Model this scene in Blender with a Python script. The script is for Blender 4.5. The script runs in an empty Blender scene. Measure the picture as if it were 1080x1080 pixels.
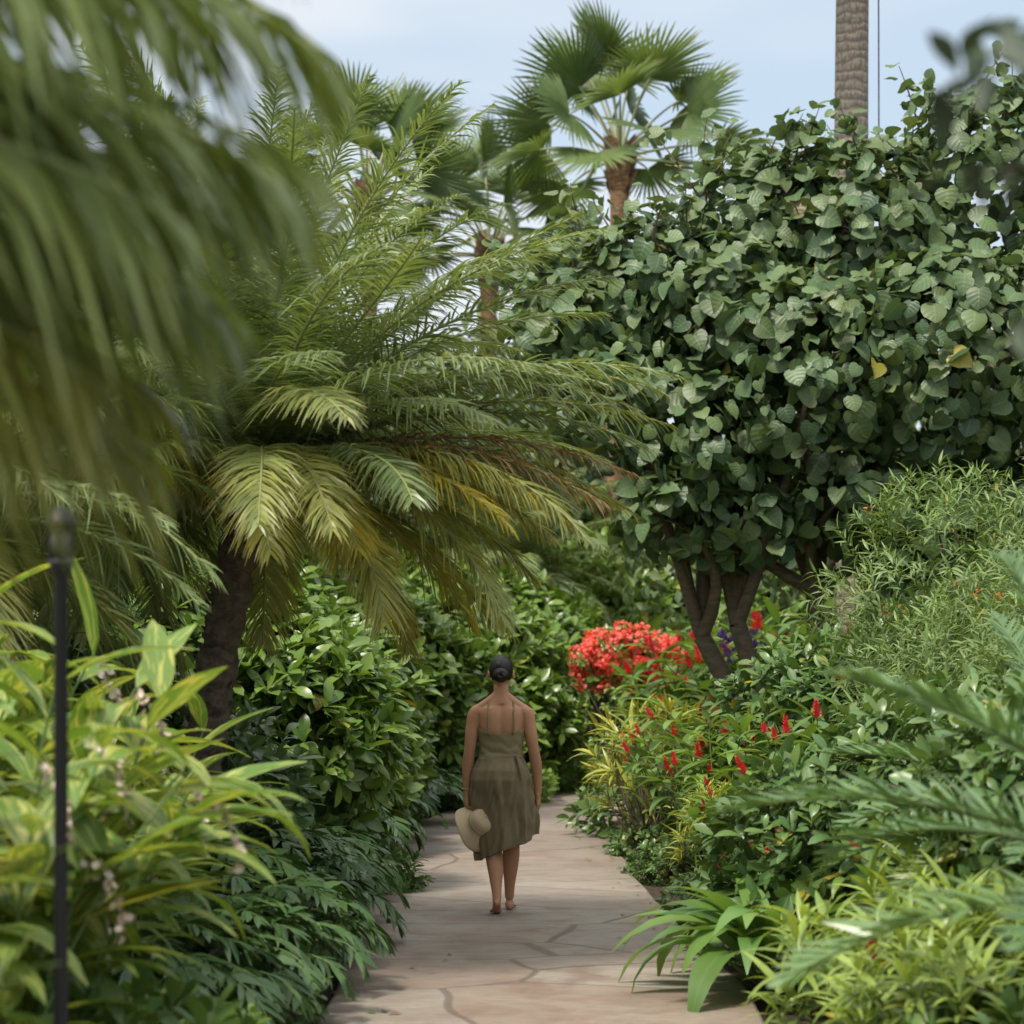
import bpy, math, random
import numpy as np
from mathutils import Vector, Matrix, noise
rng=np.random.default_rng(11)
random.seed(5)
scene=bpy.context.scene
COL=scene.collection
rad=math.radians
# ------------------------------------------------------------------ node helpers
class NT:
    def __init__(s,nt): s.nt=nt; s.n=nt.nodes; s.l=nt.links; s.n.clear()
    def new(s,t,**k):
        nd=s.n.new(t)
        for a,b in k.items(): setattr(nd,a,b)
        return nd
    def put(s,inp,v):
        if isinstance(v,bpy.types.NodeSocket): s.l.new(v,inp)
        elif isinstance(v,(tuple,list)): inp.default_value=tuple(v)+((1,) if len(v)==3 and len(inp.default_value)==4 else ())
        else: inp.default_value=v
    def mix(s,f,a,b,mode='MIX'):
        m=s.new('ShaderNodeMix',data_type='RGBA',blend_type=mode)
        s.put(m.inputs[0],f); s.put(m.inputs[6],a); s.put(m.inputs[7],b); return m.outputs[2]
    def math(s,op,a,b=0.0,c=None,clamp=False):
        m=s.new('ShaderNodeMath',operation=op,use_clamp=clamp)
        s.put(m.inputs[0],a); s.put(m.inputs[1],b)
        if c is not None: s.put(m.inputs[2],c)
        return m.outputs[0]
    def noise(s,vec,scale,detail=3,rough=.55,dist=0):
        m=s.new('ShaderNodeTexNoise'); m.inputs['Scale'].default_value=scale; m.inputs['Detail'].default_value=detail
        m.inputs['Roughness'].default_value=rough; m.inputs['Distortion'].default_value=dist
        if vec is not None: s.l.new(vec,m.inputs['Vector'])
        return m
    def ss(s,v,a,b):
        m=s.new('ShaderNodeMapRange',interpolation_type='SMOOTHSTEP'); s.put(m.inputs[0],v)
        m.inputs[1].default_value=a; m.inputs[2].default_value=b; return m.outputs[0]
    def mapping(s,vec,sc):
        m=s.new('ShaderNodeMapping'); m.inputs['Scale'].default_value=sc; s.l.new(vec,m.inputs[0]); return m.outputs[0]
    def bump(s,h,st,dist):
        b=s.new('ShaderNodeBump'); b.inputs['Strength'].default_value=st; b.inputs['Distance'].default_value=dist
        s.l.new(h,b.inputs['Height']); return b.outputs[0]
def newmat(name):
    m=bpy.data.materials.new(name); m.use_nodes=True; return m,NT(m.node_tree)
def leafmat(name,cd,cl,yel=(.42,.36,.05),brown=(.22,.12,.06),rough=.42,trans=.25,rib=.35,varieg=0.0,vcol=(.42,.42,.12),sidev=0):
    m,t=newmat(name)
    at=t.new('ShaderNodeAttribute',attribute_name='Col'); sp=t.new('ShaderNodeSeparateColor'); t.l.new(at.outputs['Color'],sp.inputs[0])
    uv=t.new('ShaderNodeUVMap'); su=t.new('ShaderNodeSeparateXYZ'); t.l.new(uv.outputs[0],su.inputs[0])
    c=t.mix(sp.outputs[0],cd,cl)
    au=t.math('ABSOLUTE',t.math('SUBTRACT',su.outputs[0],.5))
    if varieg>0:
        cb=t.new('ShaderNodeCombineXYZ'); t.l.new(t.math('MULTIPLY',su.outputs[0],7.0),cb.inputs[0])
        t.l.new(t.math('MULTIPLY',t.math('SUBTRACT',su.outputs[1],au),2.6),cb.inputs[1]); t.l.new(t.math('MULTIPLY',sp.outputs[0],37.0),cb.inputs[2])
        vn=t.noise(cb.outputs[0],1.3,1)
        thr=.62-.17*varieg
        c=t.mix(t.ss(vn.outputs[0],thr,thr+.05),c,vcol)
    c=t.mix(sp.outputs[1],c,yel); c=t.mix(sp.outputs[2],c,brown)
    if rib>0:
        ribf=t.math('MULTIPLY',t.math('SUBTRACT',1.0,t.ss(au,.01,.05)),rib)
        c=t.mix(ribf,c,t.mix(.6,c,(.34,.40,.16)))
    g=t.new('ShaderNodeNewGeometry')
    c2=t.mix(t.math('MULTIPLY',g.outputs['Backfacing'],.3),c,t.mix(.5,c,(.14,.19,.10)))
    p=t.new('ShaderNodeBsdfPrincipled'); t.put(p.inputs['Base Color'],c2); t.put(p.inputs['Roughness'],rough); p.inputs['Specular IOR Level'].default_value=.5
    if sidev:
        sv=t.math('SINE',t.math('MULTIPLY',t.math('SUBTRACT',su.outputs[1],t.math('MULTIPLY',au,.55)),6.283*sidev))
        t.l.new(t.bump(sv,.2,.004),p.inputs['Normal'])
    tr=t.new('ShaderNodeBsdfTranslucent'); t.put(tr.inputs[0],t.mix(1.0,c,(1.6,1.5,.7),'MULTIPLY'))
    mx=t.new('ShaderNodeMixShader'); mx.inputs[0].default_value=trans; t.l.new(p.outputs[0],mx.inputs[1]); t.l.new(tr.outputs[0],mx.inputs[2])
    o=t.new('ShaderNodeOutputMaterial'); t.l.new(mx.outputs[0],o.inputs[0]); return m
def barkmat(name,a,b,sc=(6,6,20),bs=.8,rough=.9):
    m,t=newmat(name); tc=t.new('ShaderNodeTexCoord'); v=t.mapping(tc.outputs['Object'],sc)
    n=t.noise(v,1.5,6,.65); n2=t.noise(tc.outputs['Object'],1.7,3)
    c=t.mix(t.ss(n.outputs[0],.3,.7),a,b); c=t.mix(t.math('MULTIPLY',n2.outputs[0],.5),c,(.1,.1,.07))
    p=t.new('ShaderNodeBsdfPrincipled'); t.put(p.inputs['Base Color'],c); p.inputs['Roughness'].default_value=rough
    t.l.new(t.bump(n.outputs[0],bs,.02),p.inputs['Normal'])
    o=t.new('ShaderNodeOutputMaterial'); t.l.new(p.outputs[0],o.inputs[0]); return m
def plain(name,c,rough=.5,var=.25,nscale=30,bs=.2,sub=0,metal=0,spec=.5):
    m,t=newmat(name); tc=t.new('ShaderNodeTexCoord'); n=t.noise(tc.outputs['Object'],nscale,4)
    cc=t.mix(t.math('MULTIPLY',n.outputs[0],var*2),c,tuple(x*.55 for x in c))
    p=t.new('ShaderNodeBsdfPrincipled'); t.put(p.inputs['Base Color'],cc); p.inputs['Roughness'].default_value=rough; p.inputs['Metallic'].default_value=metal; p.inputs['Specular IOR Level'].default_value=spec
    if sub: p.inputs['Subsurface Weight'].default_value=sub; p.inputs['Subsurface Radius'].default_value=(.012,.005,.003)
    t.l.new(t.bump(n.outputs[0],bs,.004),p.inputs['Normal'])
    o=t.new('ShaderNodeOutputMaterial'); t.l.new(p.outputs[0],o.inputs[0]); return m
# ------------------------------------------------------------------ mesh builder
def nrm(a): return a/np.maximum(np.linalg.norm(a,axis=-1,keepdims=True),1e-9)
class MB:
    def __init__(s): s.V=[];s.F=[];s.U=[];s.C=[];s.M=[];s.n=0
    def add(s,V,F,U,C,mi):
        V=np.asarray(V,float); F=np.asarray(F,int)
        s.V.append(V); s.F.append(F+s.n); s.U.append(np.asarray(U,float)); s.C.append(np.broadcast_to(np.asarray(C,float),(len(V),3))); s.M.append(np.full(len(F),mi)); s.n+=len(V)
    def inst(s,T,pos,X,Y,Z,sc,C,mi):
        V,F,U=T; N=len(pos)
        if N==0: return
        sc=np.asarray(sc,float)
        if sc.ndim==0: sc=np.full((N,1,3),float(sc))
        elif sc.ndim==1: sc=np.repeat(sc[:,None,None],3,2)
        else: sc=sc[:,None,:]
        W=V[None]*sc
        P=pos[:,None,:]+W[...,0:1]*X[:,None]+W[...,1:2]*Y[:,None]+W[...,2:3]*Z[:,None]
        FF=(F[None]+(np.arange(N)*len(V))[:,None,None]).reshape(-1,4)
        s.add(P.reshape(-1,3),FF,np.tile(U,(N,1)),np.repeat(C,len(V),0),mi)
    def mesh(s,name,mats):
        V=np.concatenate(s.V);F=np.concatenate(s.F);U=np.concatenate(s.U);C=np.concatenate(s.C);M=np.concatenate(s.M)
        me=bpy.data.meshes.new(name); me.vertices.add(len(V)); me.vertices.foreach_set('co',V.ravel())
        me.loops.add(F.size); me.loops.foreach_set('vertex_index',F.ravel().astype(np.int32))
        me.polygons.add(len(F)); me.polygons.foreach_set('loop_start',np.arange(0,F.size,4,dtype=np.int32))
        me.polygons.foreach_set('material_index',M.astype(np.int32))
        me.update(calc_edges=True)
        uv=me.uv_layers.new(name='UVMap'); uv.data.foreach_set('uv',U[F.ravel()].ravel())
        ca=me.attributes.new('Col','FLOAT_COLOR','POINT'); ca.data.foreach_set('color',np.concatenate([C,np.ones((len(C),1))],1).ravel())
        for m in mats: me.materials.append(m)
        me.shade_smooth(); return me
def place(name,me,loc=(0,0,0),rot=0,sc=1,parent=None):
    o=bpy.data.objects.new(name,me); o.location=loc; o.rotation_euler=(0,0,rot)
    o.scale=(sc,)*3 if not isinstance(sc,tuple) else sc
    COL.objects.link(o)
    if parent: o.parent=parent
    return o
def frames(D,N,keepN=False):
    if keepN:
        Z=nrm(N); Y=nrm(D-(D*Z).sum(-1,keepdims=True)*Z); X=np.cross(Y,Z); return X,Y,Z
    Y=nrm(D); X=nrm(np.cross(Y,N)); Z=np.cross(X,Y); return X,Y,Z
def strip(w,fold=.25,curl=.5,ys=None,wave=0.0,n=None,side_y=None,curlp=1.0):
    w=np.asarray(w,float); k=len(w)
    t=np.linspace(0,1,k) if ys is None else np.asarray(ys,float)
    ft=np.linspace(0,1,60); ang=-curl*ft**curlp; yy=np.concatenate([[0],np.cumsum(np.cos(ang[:-1]))/59]); zz=np.concatenate([[0],np.cumsum(np.sin(ang[:-1]))/59])
    cy=np.interp(t,ft,yy); cz=np.interp(t,ft,zz)
    V=[];U=[]
    for i in range(k):
        sy=cy[i] if side_y is None else side_y[i]
        dz=wave*math.sin(i*2.1)
        V+=[(-w[i],sy,cz[i]+w[i]*fold+dz),(0,cy[i],cz[i]),(w[i],sy,cz[i]+w[i]*fold-dz)]
        U+=[(0,t[i]),(.5,t[i]),(1,t[i])]
    F=[]
    for i in range(k-1):
        a=3*i; F+=[(a,a+1,a+4,a+3),(a+1,a+2,a+5,a+4)]
    return np.array(V),np.array(F),np.array(U)
def tube(pts,rads,sides=6,capend=True):
    pts=np.asarray(pts,float); n=len(pts); rads=np.broadcast_to(np.asarray(rads,float),(n,))
    T=nrm(np.gradient(pts,axis=0)); ref=np.array([0.31,.95,.05]) if abs(T[0][2])>.5 else np.array([0,0,1.])
    X=nrm(np.cross(T,ref)); Y=np.cross(X,T)
    a=np.linspace(0,2*np.pi,sides,endpoint=False)
    V=(pts[:,None]+rads[:,None,None]*(np.cos(a)[None,:,None]*X[:,None]+np.sin(a)[None,:,None]*Y[:,None])).reshape(-1,3)
    F=[]
    for i in range(n-1):
        for j in range(sides):
            F.append((i*sides+j,i*sides+(j+1)%sides,(i+1)*sides+(j+1)%sides,(i+1)*sides+j))
    U=np.array([(j/sides,i/(n-1)) for i in range(n) for j in range(sides)])
    return V,np.array(F),U
def rnd(n,a=0,b=1): return rng.uniform(a,b,n)
def colr(n,age=0.0,brown=0.0,lo=0,hi=1):
    C=np.zeros((n,3)); C[:,0]=rnd(n,lo,hi)
    C[:,1]=np.where(rnd(n)<age,rnd(n,.4,1),rnd(n,0,.12)*(age>0)); C[:,2]=np.where(rnd(n)<brown,rnd(n,.5,1),0); return C
OV=[strip([.02,.17,.235,.22,.13,.008],.28,c,wave=.01) for c in (.2,.6,1.0)]
OB=[strip([.02,.10,.17,.2,.16,.01],.25,c) for c in (.1,.5,.9)]
LAN=[strip([.012,.07,.10,.105,.095,.075,.045,.004],.35,c,curlp=1.3,wave=.004) for c in (.3,.7,1.1,1.6)]
NAR=[strip([.02,.075,.07,.045,.004],.3,c) for c in (.2,.6,1.1)]
STR=[strip([.015,.06,.075,.07,.055,.035,.004],.3,c) for c in (.5,1.0,1.5)]
def heart(c,cup):
    return strip([.20,.43,.55,.55,.45,.26,.01],cup,c,ys=[0,.1,.25,.45,.65,.83,1.0],side_y=[-.15,-.08,.12,.36,.60,.80,.97],wave=.03)
HEART=[heart(.3,.2),heart(.9,.35),heart(.6,-.2)]
# ------------------------------------------------------------------ generators
def frond(mb,base,az,el,L,droop,n,ll,lw,mi,mis,spread=60,vee=20,ldroop=.35,age=0.,brown=0.,pet=.12,shape=1,twist=0.,rr=.012,tipfade=.35):
    m=26; s=np.linspace(0,1,m); e=el-droop*s**1.35
    azs=az+twist*s*s
    d=np.stack([np.cos(e)*np.cos(azs),np.cos(e)*np.sin(azs),np.sin(e)],1)
    P=np.concatenate([[np.zeros(3)],np.cumsum((d[:-1]+d[1:])/2*L/(m-1),0)])+np.asarray(base)
    V,F,U=tube(P,rr*(1-.8*s)+.0015,5); mb.add(V,F,U,(.5,age*.6,brown),mis)
    t=np.linspace(pet,.995,n); t=np.clip(t+rnd(n,-.3,.3)/n,0,1)
    p=np.stack([np.interp(t,s,P[:,i]) for i in range(3)],1); T=nrm(np.stack([np.interp(t,s,d[:,i]) for i in range(3)],1))
    up=np.array([0,0,1.]); S=nrm(np.cross(T,up)+1e-5); N=np.cross(S,T)
    u=(t-pet)/(1-pet)
    prof=np.clip(np.sin(np.pi*np.clip(u*.82+.16,0,1))**.6,.05,1) if shape==1 else np.clip(1-u*.6,.1,1)*np.clip(u*6+.35,0,1)
    l=ll*prof*rnd(n,.85,1.1); tone=rng.uniform(0,.45)
    for sg in (1,-1):
        a=np.radians(spread-(spread-25)*u*tipfade*2 + rng.normal(0,5,n)); v=np.radians(vee+rng.normal(0,9,n))
        D=nrm(np.cos(a)[:,None]*T+np.sin(a)[:,None]*(np.cos(v)[:,None]*S*sg+np.sin(v)[:,None]*N))
        Wd=nrm(T-(T*D).sum(1,keepdims=True)*D)*.85+N*.5*rnd(n,-1,1)[:,None]
        ss=np.array([0,.3,.65,1.0]); ws=np.array([.55,1,.75,.05])
        ld=ldroop*rnd(n,.5,1.5)
        C0=p[:,None]+D[:,None]*(l[:,None]*ss)[...,None]
        C0[...,2]-= (ld*l)[:,None]*ss**2
        A=C0-Wd[:,None]*ws[None,:,None]*lw/2; B=C0+Wd[:,None]*ws[None,:,None]*lw/2
        VV=np.stack([A,B],2).reshape(-1,3)
        f=np.array([[0,1,3,2],[2,3,5,4],[4,5,7,6]]); FF=(f[None]+(np.arange(n)*8)[:,None,None]).reshape(-1,4)
        UU=np.tile(np.array([[0.1,0],[.9,0],[.1,.3],[.9,.3],[.1,.65],[.9,.65],[.1,1],[.9,1.]]),(n,1))
        Cc=np.zeros((n,3)); Cc[:,0]=np.clip(rnd(n,.0,.55)+tone,0,1)
        Cc[:,1]=np.clip(age*rnd(n,.4,1.3),0,1); Cc[:,2]=np.clip(brown*rnd(n,.5,1.2),0,1)
        CC=np.repeat(Cc,8,0); tipb=np.tile(np.array([0,0,0,0,.03,.03,.3,.3]),n); CC[:,2]=np.clip(CC[:,2]+tipb*rng.uniform(.1,.9),0,1)
        mb.add(VV,FF,UU,CC,mi)
def crown_pinnate(mb,c,nf,L,mi,mis,els=(80,-25),n=70,ll=.3,lw=.016,droop=(60,95),age0=.0,azr=(0,360),old0=.78,brn=.5,short=0.,oldmax=.75,**k):
    for i in range(nf):
        q=(i+.5)/nf
        az=rad(azr[0]+((i*137.508)%360)/360*(azr[1]-azr[0])+rng.normal(0,5))
        el=rad(els[0]+(els[1]-els[0])*q**.9+rng.normal(0,5))
        dr=rad(rng.uniform(*droop))*(.65+.35*min(1,q*1.6))
        old=max(0,(q-old0)/(1-old0))
        frond(mb,c,az,el,L*rng.uniform(.85,1.08)*(1-short*max(0,q-.6)/.4),dr,n,ll,lw,mi,mis,age=age0+old*rng.uniform(.0,oldmax),brown=(1. if (q>.93 and rng.random()<brn) else 0.),twist=rng.normal(0,.25),**k)
def lump_pts(n,lumps,lo=.55,upb=.25):
    lumps=np.asarray(lumps,float); a=(lumps[:,3]*lumps[:,4]*lumps[:,5])**(2/3); w=a/a.sum(); id=rng.choice(len(lumps),n,p=w)
    d=nrm(rng.normal(0,1,(n,3))+np.array([0,0,upb])); r=lo+(1.04-lo)*rnd(n)**.45
    L=lumps[id]; P=L[:,:3]+d*r[:,None]*L[:,3:6]; N=nrm(d/L[:,3:6]); return P,N
def whorls(mb,P,A,k,T,size,mi,spread=.9,drp=.15,age=.01,step=.3,brown=0.,lo=0,hi=1):
    N=len(P); Pp=[];D=[];Nn=[]
    A=nrm(A)
    for j in range(k):
        ph=j*2.4+rnd(N,0,.6)+P[:,0]*9
        ref=nrm(np.cross(A,np.array([.3,.2,.9]))); r2=np.cross(A,ref)
        R=np.cos(ph)[:,None]*ref+np.sin(ph)[:,None]*r2
        sp=spread*rnd(N,.7,1.2)[:,None]*(1-.55*j/k)
        D.append(nrm(R*sp+A*(1.05-sp*.6)+np.array([0,0,-drp]))); Nn.append(nrm(A+.4*np.array([0,0,1.])+rng.normal(0,.12,(N,3))))
        Pp.append(P+A*(size*step*j/k)+R*size*.04)
    P=np.concatenate(Pp);D=np.concatenate(D);Nn=np.concatenate(Nn); X,Y,Z=frames(D,Nn)
    sc=size*rnd(len(P),.6,1.2); C=colr(len(P),age,brown,lo,hi)
    tone=np.tile(rnd(N),k); up=np.linspace(0,1,k).repeat(N); C[:,0]=np.clip(C[:,0]*.45+tone*.3+up*.3,0,1)
    pick=rng.integers(0,len(T),len(P))
    for i,t in enumerate(T):
        m=pick==i; mb.inst(t,P[m],X[m],Y[m],Z[m],sc[m],C[m],mi)
def sticks(mb,base,targets,r,mi,bend=.15):
    for q in targets:
        b=np.asarray(base); q=np.asarray(q); m=(b+q)/2+np.array([rng.normal(0,bend),rng.normal(0,bend),np.linalg.norm(q-b)*.12])
        t=np.linspace(0,1,7)[:,None]; p=(1-t)**2*b+2*t*(1-t)*m+t*t*q
        V,F,U=tube(p,r*(1-.75*t[:,0]),6); mb.add(V,F,U,(.5,0,0),mi)
def spike(mb,p,t,fm,s=1.0):
    n=34; q=np.linspace(0,1,n); A=nrm(t+np.array([0,0,.5])); ref=nrm(np.cross(A,[.3,.9,.1])); r2=np.cross(A,ref); ph=q*n*2.4
    R=np.cos(ph)[:,None]*ref+np.sin(ph)[:,None]*r2; pos=p+A*(q*.15*s)[:,None]+R*.006
    X,Y,Z=frames(nrm(A*.8+R*(1.2-q)[:,None]*.7),-R); mb.inst(OV[1],pos,X,Y,Z,np.stack([(.066-.034*q)*s]*3,1),colr(n),fm)
def ginger(mb,nc,H,R,mi,ms,leafL=.45,T=LAN,lean=.5,age=.02,wid=1.0,flowers=None,fm=None,nl=11,start=.3,fprob=.4,yb=0):
    Pp=[];D=[];Nn=[];S=[];tips=[];Tn=[]
    for c in range(nc):
        a=rng.uniform(0,2*np.pi); r=R*math.sqrt(rng.random()); b=np.array([r*math.cos(a)*.6,r*math.sin(a)*.6,0])
        a2=a+rng.normal(0,.6); h=H*rng.uniform(.6,1.08); ln=lean*rng.uniform(.2,1.3)
        t=np.linspace(0,1,8); out=np.array([math.cos(a2),math.sin(a2),0])
        P=b+out*(ln*h*.8*t**1.8)[:,None]+np.array([0,0,1])*(h*(t-.18*ln*t**3))[:,None]
        V,F,U=tube(P,.011*(1-.6*t),5); mb.add(V,F,U,(.6,0,0),ms)
        tn=np.linspace(start,1,nl); p=np.stack([np.interp(tn,t,P[:,i]) for i in range(3)],1)
        Tg=nrm(np.stack([np.interp(tn,t,np.gradient(P[:,i])) for i in range(3)],1))
        sa=rng.uniform(0,np.pi); side=np.array([math.cos(sa),math.sin(sa),0])
        sg=np.where(np.arange(nl)%2==0,1,-1)[:,None]
        d=nrm(Tg*.7+side*sg*rnd(nl,.7,1.1)[:,None]+rng.normal(0,.12,(nl,3)))
        Pp.append(p);D.append(d);Nn.append(nrm(np.array([0,0,1.])+Tg*.3-d*.3+rng.normal(0,.12,(nl,3)))); S.append(leafL*rnd(nl,.75,1.1)*np.where(tn>.93,.8,1)*np.clip(tn*1.5,.6,1)); tips.append((P[-1],Tg[-1])); Tn.append(tn)
    P=np.concatenate(Pp);D=np.concatenate(D);Nn=np.concatenate(Nn);S=np.concatenate(S);X,Y,Z=frames(D,Nn)
    C=colr(len(P),age); C[:,0]=np.clip(C[:,0]*.6+.4*np.concatenate(Tn)**2,0,1); pick=rng.integers(0,len(T),len(P)); SC=np.stack([S*wid,S,S],1)
    for i,t in enumerate(T):
        m=pick==i; mb.inst(t,P[m],X[m],Y[m],Z[m],SC[m],C[m],mi)
    for (p,t) in tips:
        if rng.random()>fprob: continue
        if flowers=='spike': spike(mb,p,t,fm,rng.uniform(.6,1.1))
        if flowers=='shell':
            n=26; q=np.linspace(0,1,n); out=nrm(t*np.array([1,1,0])+1e-4)
            pos=p+out*(.10*np.sin(q*1.6))[:,None]-np.array([0,0,1])*(q**1.2*.26)[:,None]+rng.normal(0,.009,(n,3))
            dd=nrm(rng.normal(0,.6,(n,3))+np.array([0,0,-.7])); X,Y,Z=frames(dd,nrm(rng.normal(0,1,(n,3))))
            for t2 in (OV[0],OV[1]):
                mb.inst(t2,pos,X,Y,Z,np.stack([rnd(n,.045,.06),rnd(n,.03,.04),rnd(n,.03,.04)],1),colr(n),fm); X=-X;Z=-Z
# ------------------------------------------------------------------ materials
M=dict(
 hib=leafmat('hibiscus_leaf',(.04,.09,.04),(.12,.20,.085),rough=.46,trans=.2,rib=.35,sidev=5),
 hibstem=barkmat('hibiscus_bark',(.09,.06,.04),(.22,.15,.1)),
 pyg=leafmat('date_palm_leaf',(.085,.135,.045),(.29,.37,.145),yel=(.62,.50,.06),brown=(.32,.17,.09),rough=.36,trans=.28,rib=0),
 pygs=plain('date_palm_rachis',(.28,.31,.12),.5),
 trunkd=barkmat('date_palm_trunk',(.05,.033,.024),(.2,.14,.1),(14,14,18),1.),
 near=leafmat('near_palm_leaf',(.065,.115,.035),(.21,.28,.085),rough=.4,trans=.32,rib=0),
 fan=leafmat('fan_palm_leaf',(.07,.13,.045),(.2,.28,.1),rough=.4,trans=.3,rib=0),
 fans=plain('fan_palm_petiole',(.45,.47,.26),.5),
 fant=barkmat('fan_palm_trunk',(.18,.09,.05),(.42,.24,.13),(5,5,14)),
 shrub=leafmat('glossy_shrub_leaf',(.045,.115,.032),(.19,.32,.06),rough=.3,trans=.22,rib=.3),
 stem=plain('green_stem',(.12,.19,.05),.5),
 twig=barkmat('twig_bark',(.06,.045,.03),(.16,.115,.08)),
 shell=leafmat('shell_ginger_leaf',(.05,.13,.028),(.16,.29,.05),rough=.33,trans=.3,rib=.45,varieg=.5,vcol=(.44,.46,.12),sidev=22),
 shellf=plain('shell_ginger_flower',(.8,.65,.55),.4),
 red=leafmat('red_ginger_leaf',(.04,.11,.03),(.17,.31,.055),rough=.33,trans=.25,rib=.5,sidev=22),
 redf=leafmat('red_ginger_bract',(.5,.012,.03),(.75,.04,.06),rough=.45,trans=.2,rib=0),
 fine=leafmat('fine_shrub_leaf',(.07,.14,.045),(.2,.31,.1),rough=.45,trans=.25,rib=.3),
 small=leafmat('small_shrub_leaf',(.035,.10,.035),(.13,.24,.07),rough=.34,trans=.2,rib=.3),
 philo=leafmat('philodendron_leaf',(.035,.09,.03),(.10,.20,.055),rough=.33,trans=.15,rib=0),
 ros=leafmat('dracaena_leaf',(.12,.2,.045),(.34,.46,.10),rough=.35,trans=.28,rib=.4),
 crot=leafmat('croton_leaf',(.2,.28,.03),(.66,.57,.1),rough=.35,trans=.25,rib=.4,varieg=.7,vcol=(.10,.22,.05)),
 palmgrass=leafmat('palm_grass_leaf',(.07,.17,.04),(.18,.33,.08),rough=.38,trans=.28,rib=.2),
 cyc=leafmat('cycad_leaf',(.06,.14,.05),(.18,.31,.11),rough=.33,trans=.18,rib=0),
 bou=leafmat('bougainvillea_bract',(.76,.10,.085),(.88,.24,.19),rough=.6,trans=.3,rib=0),
 org=leafmat('orange_flower',(.8,.1,.03),(.9,.25,.06),rough=.5,trans=.3,rib=0),
 pink=leafmat('pink_flower',(.6,.06,.32),(.75,.15,.45),rough=.5,trans=.3,rib=0),
 purp=leafmat('purple_flower',(.16,.06,.4),(.28,.15,.6),rough=.5,trans=.3,rib=0),
 bg=leafmat('background_leaf',(.05,.1,.045),(.13,.2,.08),rough=.55,trans=.2,rib=0),
 lite=leafmat('groundcover_leaf',(.10,.21,.045),(.24,.4,.08),rough=.45,trans=.25,rib=.2),
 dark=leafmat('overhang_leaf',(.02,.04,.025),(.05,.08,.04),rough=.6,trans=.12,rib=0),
)
m,t=newmat('coconut_bark'); tc=t.new('ShaderNodeTexCoord'); sx=t.new('ShaderNodeSeparateXYZ'); t.l.new(tc.outputs['Object'],sx.inputs[0])
n=t.noise(tc.outputs['Object'],5,5); n2=t.noise(t.mapping(tc.outputs['Object'],(14,14,5)),2,5,.7)
ring=t.math('SINE',t.math('MULTIPLY_ADD',n.outputs[0],11.0,t.math('MULTIPLY',sx.outputs[2],60.0)))
c=t.mix(t.ss(ring,-1,-.3),(.2,.155,.12),(.36,.3,.24)); c=t.mix(t.ss(n2.outputs[0],.4,.7),c,(.16,.13,.105))
p=t.new('ShaderNodeBsdfPrincipled'); t.put(p.inputs['Base Color'],c); p.inputs['Roughness'].default_value=.9
t.l.new(t.bump(t.math('ADD',t.math('MULTIPLY',ring,.2),n2.outputs[0]),.8,.02),p.inputs['Normal']); o=t.new('ShaderNodeOutputMaterial'); t.l.new(p.outputs[0],o.inputs[0]); M['coco']=m
# ------------------------------------------------------------------ ground + path
m,t=newmat('garden_soil'); tc=t.new('ShaderNodeTexCoord')
a=t.noise(tc.outputs['Object'],1.2,5); b=t.noise(tc.outputs['Object'],28,5,.7)
c=t.mix(t.ss(b.outputs[0],.35,.65),(.03,.022,.015),(.11,.075,.048)); c=t.mix(t.ss(a.outputs[0],.5,.7),c,(.045,.065,.025))
p=t.new('ShaderNodeBsdfPrincipled'); t.put(p.inputs['Base Color'],c); p.inputs['Roughness'].default_value=.95; t.l.new(t.bump(b.outputs[0],1.,.04),p.inputs['Normal'])
o=t.new('ShaderNodeOutputMaterial'); t.l.new(p.outputs[0],o.inputs[0]); soil=m
xs=np.concatenate([np.linspace(-400,-12,8),np.linspace(-10,10,81),np.linspace(12,400,8)]); ys=np.concatenate([np.linspace(-200,-8,5),np.linspace(-7,40,150),np.linspace(44,700,9)])
cps=np.array([(0.14,-8),(0.14,6),(0.14,10),(0.03,14),(-.08,18),(-.08,21),(.15,24.5),(.85,28),(2.1,31),(3.9,33),(7,34.5),(14,35.5)],float)
def cat(P,n):
    P=np.asarray(P,float); d=np.concatenate([[0],np.cumsum(np.linalg.norm(np.diff(P,axis=0),axis=1))]); out=[]
    for s in np.linspace(0,d[-1],n):
        i=min(max(np.searchsorted(d,s,side='right')-1,0),len(P)-2); u=(s-d[i])/(d[i+1]-d[i])
        p0=P[max(i-1,0)];p1=P[i];p2=P[i+1];p3=P[min(i+2,len(P)-1)]
        m1=(p2-p0)/max(d[i+1]-d[max(i-1,0)],1e-6)*(d[i+1]-d[i]); m2=(p3-p1)/max(d[min(i+2,len(P)-1)]-d[i],1e-6)*(d[i+1]-d[i])
        out.append((2*u**3-3*u*u+1)*p1+(u**3-2*u*u+u)*m1+(-2*u**3+3*u*u)*p2+(u**3-u*u)*m2)
    return np.array(out)
ctr=cat(cps,260)
GX,GY=np.meshgrid(xs,ys); V=np.stack([GX,GY,np.zeros_like(GX)],-1).reshape(-1,3)
dist=np.min(np.linalg.norm(V[:,None,:2]-ctr[None,::4],axis=2),axis=1)
for i in range(len(V)):
    if abs(V[i,0])<11 and -8<V[i,1]<41: V[i,2]=-.03+(noise.noise(Vector(V[i]*1.3))*.05+.05)*min(max((dist[i]-1.2)*2,0),1)
nx=len(xs); F=[(j*nx+i,j*nx+i+1,(j+1)*nx+i+1,(j+1)*nx+i) for j in range(len(ys)-1) for i in range(nx-1)]
mb=MB(); mb.add(V,F,V[:,:2],(0,0,0),0); place('ground',mb.mesh('ground',[soil]))
m,t=newmat('flagstone'); tc=t.new('ShaderNodeTexCoord'); oc=tc.outputs['Object']
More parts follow.
